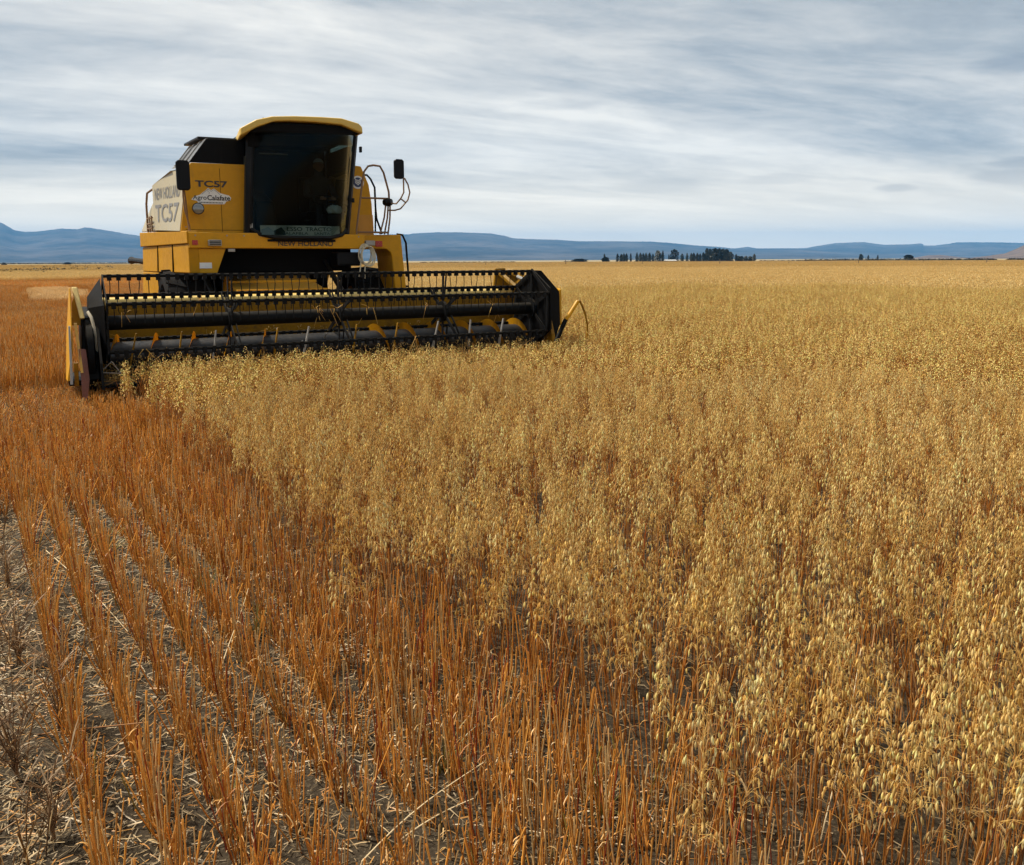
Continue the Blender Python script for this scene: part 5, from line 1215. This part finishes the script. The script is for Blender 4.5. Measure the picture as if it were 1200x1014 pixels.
def crown_mesh(kind, seed):
    rnd = random.Random(seed); acc = Acc(); n = 620
    for _ in range(n):
        z = rnd.random()
        if kind == 'slim': r = 0.5 * (math.sin(math.pi * min(1, 0.10 + z * 0.93)) ** 0.45) * (0.75 + 0.5 * rnd.random() * (1 - z))
        elif kind == 'dense': r = 0.5 * min(1, 1.25 * (1 - z) ** 0.38) * (0.85 + 0.3 * rnd.random())
        else: r = 0.5 * math.sqrt(max(0.02, 1 - (2 * z - 0.9) ** 2 / 1.3))
        a = rnd.uniform(0, 6.28); lump = 1 + 0.22 * math.sin(3 * a + z * 9 + seed)
        q = r * lump * math.sqrt(rnd.random())
        P = np.array([q * math.cos(a), q * math.sin(a), 0.06 + z * 0.94])
        u_ = np.array([rnd.gauss(0, 1), rnd.gauss(0, 1), rnd.gauss(0, 1)]); u_ /= np.linalg.norm(u_); v_ = np.cross(u_, [0.3, 0.5, 0.8]); v_ /= np.linalg.norm(v_)
        s1 = rnd.uniform(.05, .10); sz = {'slim': .055, 'dense': .06, 'broad': .09}[kind] * rnd.uniform(.7, 1.3)
        acc.add(np.array([P - u_ * s1, P + v_ * sz, P + u_ * s1, P - v_ * sz]), [[0, 1, 2, 3]], np.array([0.016, 0.024, 0.020]) * rnd.uniform(0.5, 1.6))
    V, Q, C = acc.arr(); me = mesh_np('crown', V, Q, smooth=False, col=C); me.materials.append(M_FOL); return me
CROWNS = {k: [crown_mesh(k, i * 7 + len(k)) for i in range(5)] for k in ('slim', 'dense', 'broad')}
def trunk_mesh():
    acc = Acc(); V, Q = tube_np([[0, 0, -.02], [0.005, 0, .3], [0, .004, .75]], [.02, .014, .004], 6); acc.add(V, Q, np.array([.07, .055, .04]))
    for a in (0.4, 2.5, 4.4):
        V, Q = tube_np([[0, 0, .3], [.10 * math.cos(a), .10 * math.sin(a), .5]], [.008, .003], 5); acc.add(V, Q, np.array([.07, .055, .04]))
    V, Q, C = acc.arr(); me = mesh_np('trunk', V, Q); me.materials.append(M_BARK); return me
TRUNK = trunk_mesh()

def tree(px, top, wpx, kind, label, group=None, dist=480.0, name=None):
    dist += random.uniform(-12, 12)
    wpx *= random.uniform(1.15, 1.7); top += random.uniform(0.2, 1.5)
    hgt = (horizon_y(px) + 1600.0 / dist - top) * dist / 1000.0; wd = wpx * dist / 1000.0
    t = empty(name or {'slim': 'poplar_tree', 'dense': 'windbreak_tree', 'broad': 'round_tree'}[kind], ground_at(px, dist), random.uniform(0, 6.28), label, 'tree', group)
    c = link('crown', random.choice(CROWNS[kind]), t); c.scale = (wd, wd, hgt * .97)
    k = link('trunk', TRUNK, t); k.scale = (hgt, hgt, hgt)
    return t
gA = 'slim poplars left of the pale shed'
for px, top, wp in ((727.5, 296.6, 3), (730.5, 296.3, 3.4), (733.5, 296.4, 3.2), (745.7, 295.7, 2.8), (749.6, 295.3, 3.6), (753.0, 296.2, 3), (756.2, 295.0, 3.6), (760.3, 295.2, 3.6), (764.2, 297, 3)):
    tree(px, top, wp, 'slim', 'slim dark poplar of middling height in the far row left of the pale shed', gA)
tree(708, 296.8, 2.6, 'slim', 'lone slim dark tree at the far left end of the windbreak row')
tree(723, 297, 2.8, 'slim', 'slim dark poplar standing alone just right of the lone end tree of the windbreak')
tree(738.4, 296, 1.9, 'slim', 'thinnest dark poplar in a gap of the row left of the pale shed')
tree(770, 292.6, 6.5, 'dense', 'tall bulky dark tree in the far row just left of the pale shed')
tree(775.6, 293.0, 2.2, 'slim', 'tall needle-thin poplar between the bulky dark tree and the pale shed')
tree(782.5, 297.2, 1.6, 'slim', 'small slender dark tree right behind the pale shed')
tree(789, 291.2, 7.5, 'dense', 'broad square-topped dark tree rising directly above the pale shed', dist=500)
gB = 'low trees right of the pale shed'
for px, top, wp in ((798, 296.2, 3), (803.8, 296, 3), (808.6, 296.4, 3.4), (811.6, 295.9, 3.2), (815.6, 296, 3.4), (819, 296.6, 3), (822.6, 295.2, 3.4)):
    tree(px, top, wp, 'slim', 'low dark tree in the closed row between the pale shed and the tall clump', gB)
gC = 'tall trees of the dense clump'
for px, top, wp in ((826.6, 290.9, 4), (830.2, 291.1, 4.2), (836, 290.9, 7), (841, 291.1, 6.5), (845.4, 290.7, 6.5), (849.6, 291.6, 5.5)):
    tree(px, top, wp, 'dense', 'tall dark tree of the dense clump at the right of the windbreak', gC)
tree(854, 294.4, 5, 'dense', 'shorter dark tree leaning on the right edge of the dense clump')
tree(860.6, 296.4, 3.2, 'slim', 'pointed dark tree just right of the dense clump of the windbreak')
gD = 'low bushes ending the windbreak'
for px, top, wp in ((863.6, 299, 4), (867, 299.6, 4), (872, 299.6, 3.5), (877, 299.7, 4)):
    tree(px, top, wp, 'broad', 'low dark bush between the two pointed trees ending the windbreak', gD, name='low_bush')
tree(881.6, 296.4, 3.6, 'slim', 'last pointed dark tree at the right end of the windbreak')
tree(1005.6, 297.4, 2.8, 'broad', 'small dark bushy tree far right on the hedge line, leftmost of three')
tree(1014, 297.8, 2.2, 'slim', 'small thin tree on the far right hedge line, middle of three')
tree(1025, 297.6, 2.2, 'slim', 'small thin tree on the far right hedge line, rightmost of three')
tree(1060.8, 297.6, 7, 'broad', 'wide round dark bush on the hedge line at the far right before the low hill', name='round_bush')
tree(709, 301, 6, 'broad', 'low dark bush at the foot of the lone slim tree left of the windbreak', name='low_bush')
tree(679, 302.0, 11, 'broad', 'low wide dark hedge clump on the plain left of the windbreak', name='low_bush')
tree(85, 306.2, 5.5, 'broad', 'small dark bush on the horizon left of the harvester', name='low_bush')
tree(11, 306.6, 4, 'broad', 'tiny dark bush on the horizon at the far left of the plain', name='low_bush')

def build_shed():
    o = ground_at(784.5, 475); t = empty('farm_shed', o, 0.15, 'long pale low shed with a light roof among the far windbreak trees', 'shed')
    b = MB(); b.box(-2.9, 2.9, -2, 2, 0, 0.85); b.build('wall', principled('shed_wall', (0.42, 0.40, 0.37), 0.8), t)
    b = MB(); b.prism_s([(-2.2, 0.85), (2.2, 0.85), (2.2, 0.92), (0, 1.45), (-2.2, 0.92)], -3.1, 3.1); b.build('roof', principled('pale_roof', (0.5, 0.5, 0.48), 0.6), t)
    b = MB(); b.box(-.5, .6, 2.0, 2.03, 0.02, 0.8); b.build('door', principled('shed_door', (0.10, 0.10, 0.10), 0.8), t)
build_shed()

def build_fence():
    D = 195.0; t = empty('wire_fence', ground_at(842, D), 0, 'long wire fence with thin widely spaced posts far across the oat field', 'fence')
    mp = principled('weathered_post', (0.11, 0.085, 0.065), 0.9, var=0.3)
    o0 = t.location
    pts = []
    for px in (480, 570, 663, 752, 842, 922, 1003, 1078, 1152, 1228, 1304, 1380):
        p = ground_at(px, D + random.uniform(-3, 3)) - o0; big = px in (663, 842, 1003, 1152)
        b = MB(); h_ = 1.62 if big else 1.15; r = 0.085 if big else 0.05
        b.tube([(0, 0, -.2), (random.uniform(-.03, .03), 0, h_ * .6), (random.uniform(-.05, .05), 0, h_)], [r, r * .95, r * .8], 8)
        ob = b.build('post', mp, t); ob.location = p; pts.append(p)
    for z in (0.45, 0.75, 1.05):
        b = MB(); b.tube([(p.x, -p.y, z + random.uniform(-.02, .02)) for p in pts], 0.006, 5); b.build('wire', M_GREY, t)
build_fence()

def build_scrub():
    me_s = []
    for v in range(5):
        rnd = random.Random(v + 50); acc = Acc()
        for _ in range(70):
            a = rnd.uniform(0, 6.28); r = .5 * math.sqrt(rnd.random()); z = rnd.uniform(0, 1) * math.sqrt(max(0, 1 - (r / .55) ** 2))
            P = np.array([r * math.cos(a), r * math.sin(a), z * .6 + .03]); u_ = np.array([rnd.gauss(0, 1) for _ in range(3)]); u_ /= np.linalg.norm(u_); v_ = np.cross(u_, [.2, .4, .9]); v_ /= np.linalg.norm(v_)
            acc.add(np.array([P - u_ * .12, P + v_ * .07, P + u_ * .12, P - v_ * .07]), [[0, 1, 2, 3]], np.array([0.034, 0.033, 0.020]) * rnd.uniform(.5, 1.5))
        V, Q, C = acc.arr(); m = mesh_np('scrub_clump', V, Q, smooth=False, col=C); m.materials.append(M_SCRUB); me_s.append(m)
    P, vi, rz, sc = [], [], [], []
    def put(px, d, s, zs=1.0):
        g = ground_at(px, d); P.append(g); vi.append(random.randrange(5)); rz.append(random.uniform(0, 6.28)); sc.append((s, s, s * zs))
    for _ in range(900):
        px = random.uniform(-150, 70); d = random.uniform(92, 128)
        if px < 40 or random.random() < 0.5: put(px, d, random.uniform(.6, 1.5), .75)
    for _ in range(420): put(random.uniform(-150, 124), 128 + random.gauss(0, 3.5), random.uniform(.6, 1.4), .9)
    for _ in range(260): put(random.uniform(30, 135), random.uniform(120, 260), random.uniform(.5, 1.3), 1.0)
    far = []
    for _ in range(2600):
        px = random.uniform(440, 1330); d = random.uniform(400, 470)
        if float(vnoise(np.array(px / 18.0), np.array(3.0), 77)) > (0.25 if px > 940 else 0.42): far.append((px, d))
    for px, d in far: put(px, d, random.uniform(1.2, 2.7) * (1.0 if px > 940 else .7), .9)
    for _ in range(1200): put(random.uniform(-250, 200), random.uniform(800, 1000), random.uniform(1.5, 3.6), .6)
    o = scatter('scrub', me_s, P, vi, rz, sc)
    tag(o, 'dark low scrub and hedge growth scattered over the far plain', 'scrub', kind='stuff')
build_scrub()

# ================================================================ SINGLE PLANTS AND STALKS NEAR THE CAMERA
def pix_ground(x, y, z=0.0):
    a = (x - 600) / FPX; b = -(y - (305 + FPX * math.tan(PITCH))) / FPX
    c, s = math.cos(ROLL), math.sin(ROLL); a, b = a * c + b * s, -a * s + b * c
    d = Vector((a, math.cos(PITCH) + b * math.sin(PITCH), -math.sin(PITCH) + b * math.cos(PITCH)))
    k = (z - CAM_H) / d.z
    return Vector((a * k, d.y * k, z))

def weed_mesh(seed):
    rnd = random.Random(seed); acc = Acc()
    for _ in range(rnd.randint(9, 15)):
        a = rnd.uniform(0, 6.28); h_ = rnd.uniform(.14, .36); ln = rnd.uniform(.02, .12)
        p = [np.array([math.cos(a) * ln * q * q + rnd.uniform(-.006, .006), math.sin(a) * ln * q * q + rnd.uniform(-.006, .006), h_ * q]) for q in np.linspace(0, 1, 6)]
        c = lerp([0.17, 0.10, 0.06], [0.40, 0.27, 0.15], rnd.random()) * rnd.uniform(.6, 1.2)
        V, Q = tube_np(p, np.linspace(.0021, .0008, 6), 5); acc.add(V, Q, c)
        for k in range(rnd.randint(2, 6)):
            q = rnd.randint(1, 4); b = rnd.uniform(0, 6.28); l2 = rnd.uniform(.03, .10); b0 = p[q]
            V, Q = tube_np([b0, b0 + np.array([math.cos(b) * l2 * .6, math.sin(b) * l2 * .6, l2 * .5]), b0 + np.array([math.cos(b) * l2, math.sin(b) * l2, l2 * rnd.uniform(.5, 1.1)])], [.0014, .001, .0006], 4); acc.add(V, Q, c * 1.1)
            e = b0 + np.array([math.cos(b) * l2, math.sin(b) * l2, l2 * .8])
            V, Q = ribbon_np([b0, (b0 + e) / 2 + [0, 0, .01], e], [.0022, .003, .0006], [-math.sin(b), math.cos(b), .2]); acc.add(V, Q, lerp(c, [0.36, 0.27, 0.16], rnd.random()))
    V, Q, C = acc.arr(); me = mesh_np('dead_weed', V, Q, col=C); me.materials.append(M_STUB); return me
def grass_mesh(seed):
    rnd = random.Random(seed); acc = Acc()
    for _ in range(rnd.randint(26, 40)):
        a = rnd.uniform(0, 6.28); h_ = rnd.uniform(.07, .2); ln = rnd.uniform(.02, .12); r0 = rnd.uniform(0, .05)
        p = [np.array([math.cos(a) * (r0 + ln * q * q), math.sin(a) * (r0 + ln * q * q), h_ * (q * 1.3 - .4 * q * q)]) for q in np.linspace(0, 1, 5)]
        V, Q = ribbon_np(p, [.005, .005, .004, .003, .0008], [-math.sin(a + .4), math.cos(a + .4), 0]); acc.add(V, Q, lerp([0.10, 0.13, 0.028], [0.34, 0.28, 0.09], rnd.random()) * rnd.uniform(.7, 1.15))
    V, Q, C = acc.arr(); me = mesh_np('grass_tuft', V, Q, col=C); me.materials.append(M_STUB); return me
for i, (x, y, s, lab) in enumerate(((22, 780, 1.0, 'dead brown weed at the left edge of the stubble, highest of the weeds there'),
                                    (70, 860, 1.1, 'dead dark weed in the strawy gap left of the first thick stubble row'),
                                    (20, 915, 1.15, 'dead grey-brown weed at the left edge of the picture halfway down the weedy strip'),
                                    (62, 985, 1.1, 'dead branching weed in the bottom left corner, nearest to the viewer'),
                                    (10, 690, .95, 'thin dead weed at the left edge beside the farthest strawy ground'))):
    o = link('dead_weed', weed_mesh(i), loc=pix_ground(x, y)); o.scale = (s, s, s); tag(o, lab, 'weed', 'dead weeds in the stubble')
for i, (x, y, s, lab) in enumerate(((125, 650, 1.0, 'green grass tuft between the stubble rows on the left, nearest the harvester side'),
                                    (240, 700, .9, 'yellow-green grass tuft in the straw between two stubble rows left of centre'),
                                    (300, 745, .9, 'greenish grass tuft in the gap right of the second thick stubble row'),
                                    (520, 905, .9, 'small olive grass tuft among the stubs at the bottom centre'),
                                    (705, 960, .8, 'olive grass tuft at the foot of the oats near the bottom edge'))):
    o = link('grass_tuft', grass_mesh(i), loc=pix_ground(x, y)); o.scale = (s, s, s); tag(o, lab, 'grass tuft', 'green tufts in the stubble')
M_PALE = principled('pale_straw', (0.66, 0.52, 0.30), 0.7, var=0.2, scale=20.0)
def stalk(x0, y0, z0, x1, y1, z1, sag, lab, r=.0021):
    p, q = pix_ground(x0, y0, z0), pix_ground(x1, y1, z1); d = q - p; b = MB(); pts = []
    for k in range(9):
        u_ = k / 8; w_ = d * u_ + Vector((math.sin(u_ * 5 + x0) * .004, math.cos(u_ * 4 + y0) * .004, sag * math.sin(math.pi * u_))); pts.append((w_.x, -w_.y, w_.z))
    b.tube(pts, [r * (1 - .45 * k / 8) for k in range(9)], 6)
    k = pts[5]; b.hull8([(k[0], k[1], k[2]), (k[0] + .003, k[1] + .002, k[2]), (k[0] + .003, k[1], k[2] + .003)], [(k[0] + .05, k[1] + .02, k[2] - .03), (k[0] + .051, k[1] + .021, k[2] - .03), (k[0] + .05, k[1] + .021, k[2] - .029)])
    o = b.build('straw_stalk', M_PALE, None, smooth='auto'); o.location = p
    tag(o, lab, 'straw', 'long pale stalks lying in the stubble')
stalk(425, 1010, .03, 566, 893, .16, .02, 'long pale stalk slanting up to the right at the bottom centre')
stalk(470, 985, .03, 556, 935, .10, .012, 'shorter pale stalk crossing just under the long slanting one at the bottom centre')
stalk(55, 645, .03, 150, 740, .02, .01, 'pale broken straw slanting down to the right across the left stubble rows')
stalk(205, 690, .05, 262, 775, .02, .012, 'pale straw slanting down across the second thick stubble row')
stalk(255, 800, .02, 290, 690, .20, .0, 'pale upright straw leaning right between stubble rows left of centre')
stalk(300, 990, .02, 262, 860, .14, .01, 'pale straw leaning left near the bottom edge beside the red stubs')
stalk(960, 1000, .02, 1010, 760, .40, .0, 'pale oat straw leaning right at the foot of the oats on the right')
stalk(645, 735, .10, 745, 640, .38, .0, 'thin pale straw leaning up into the oats near the centre')
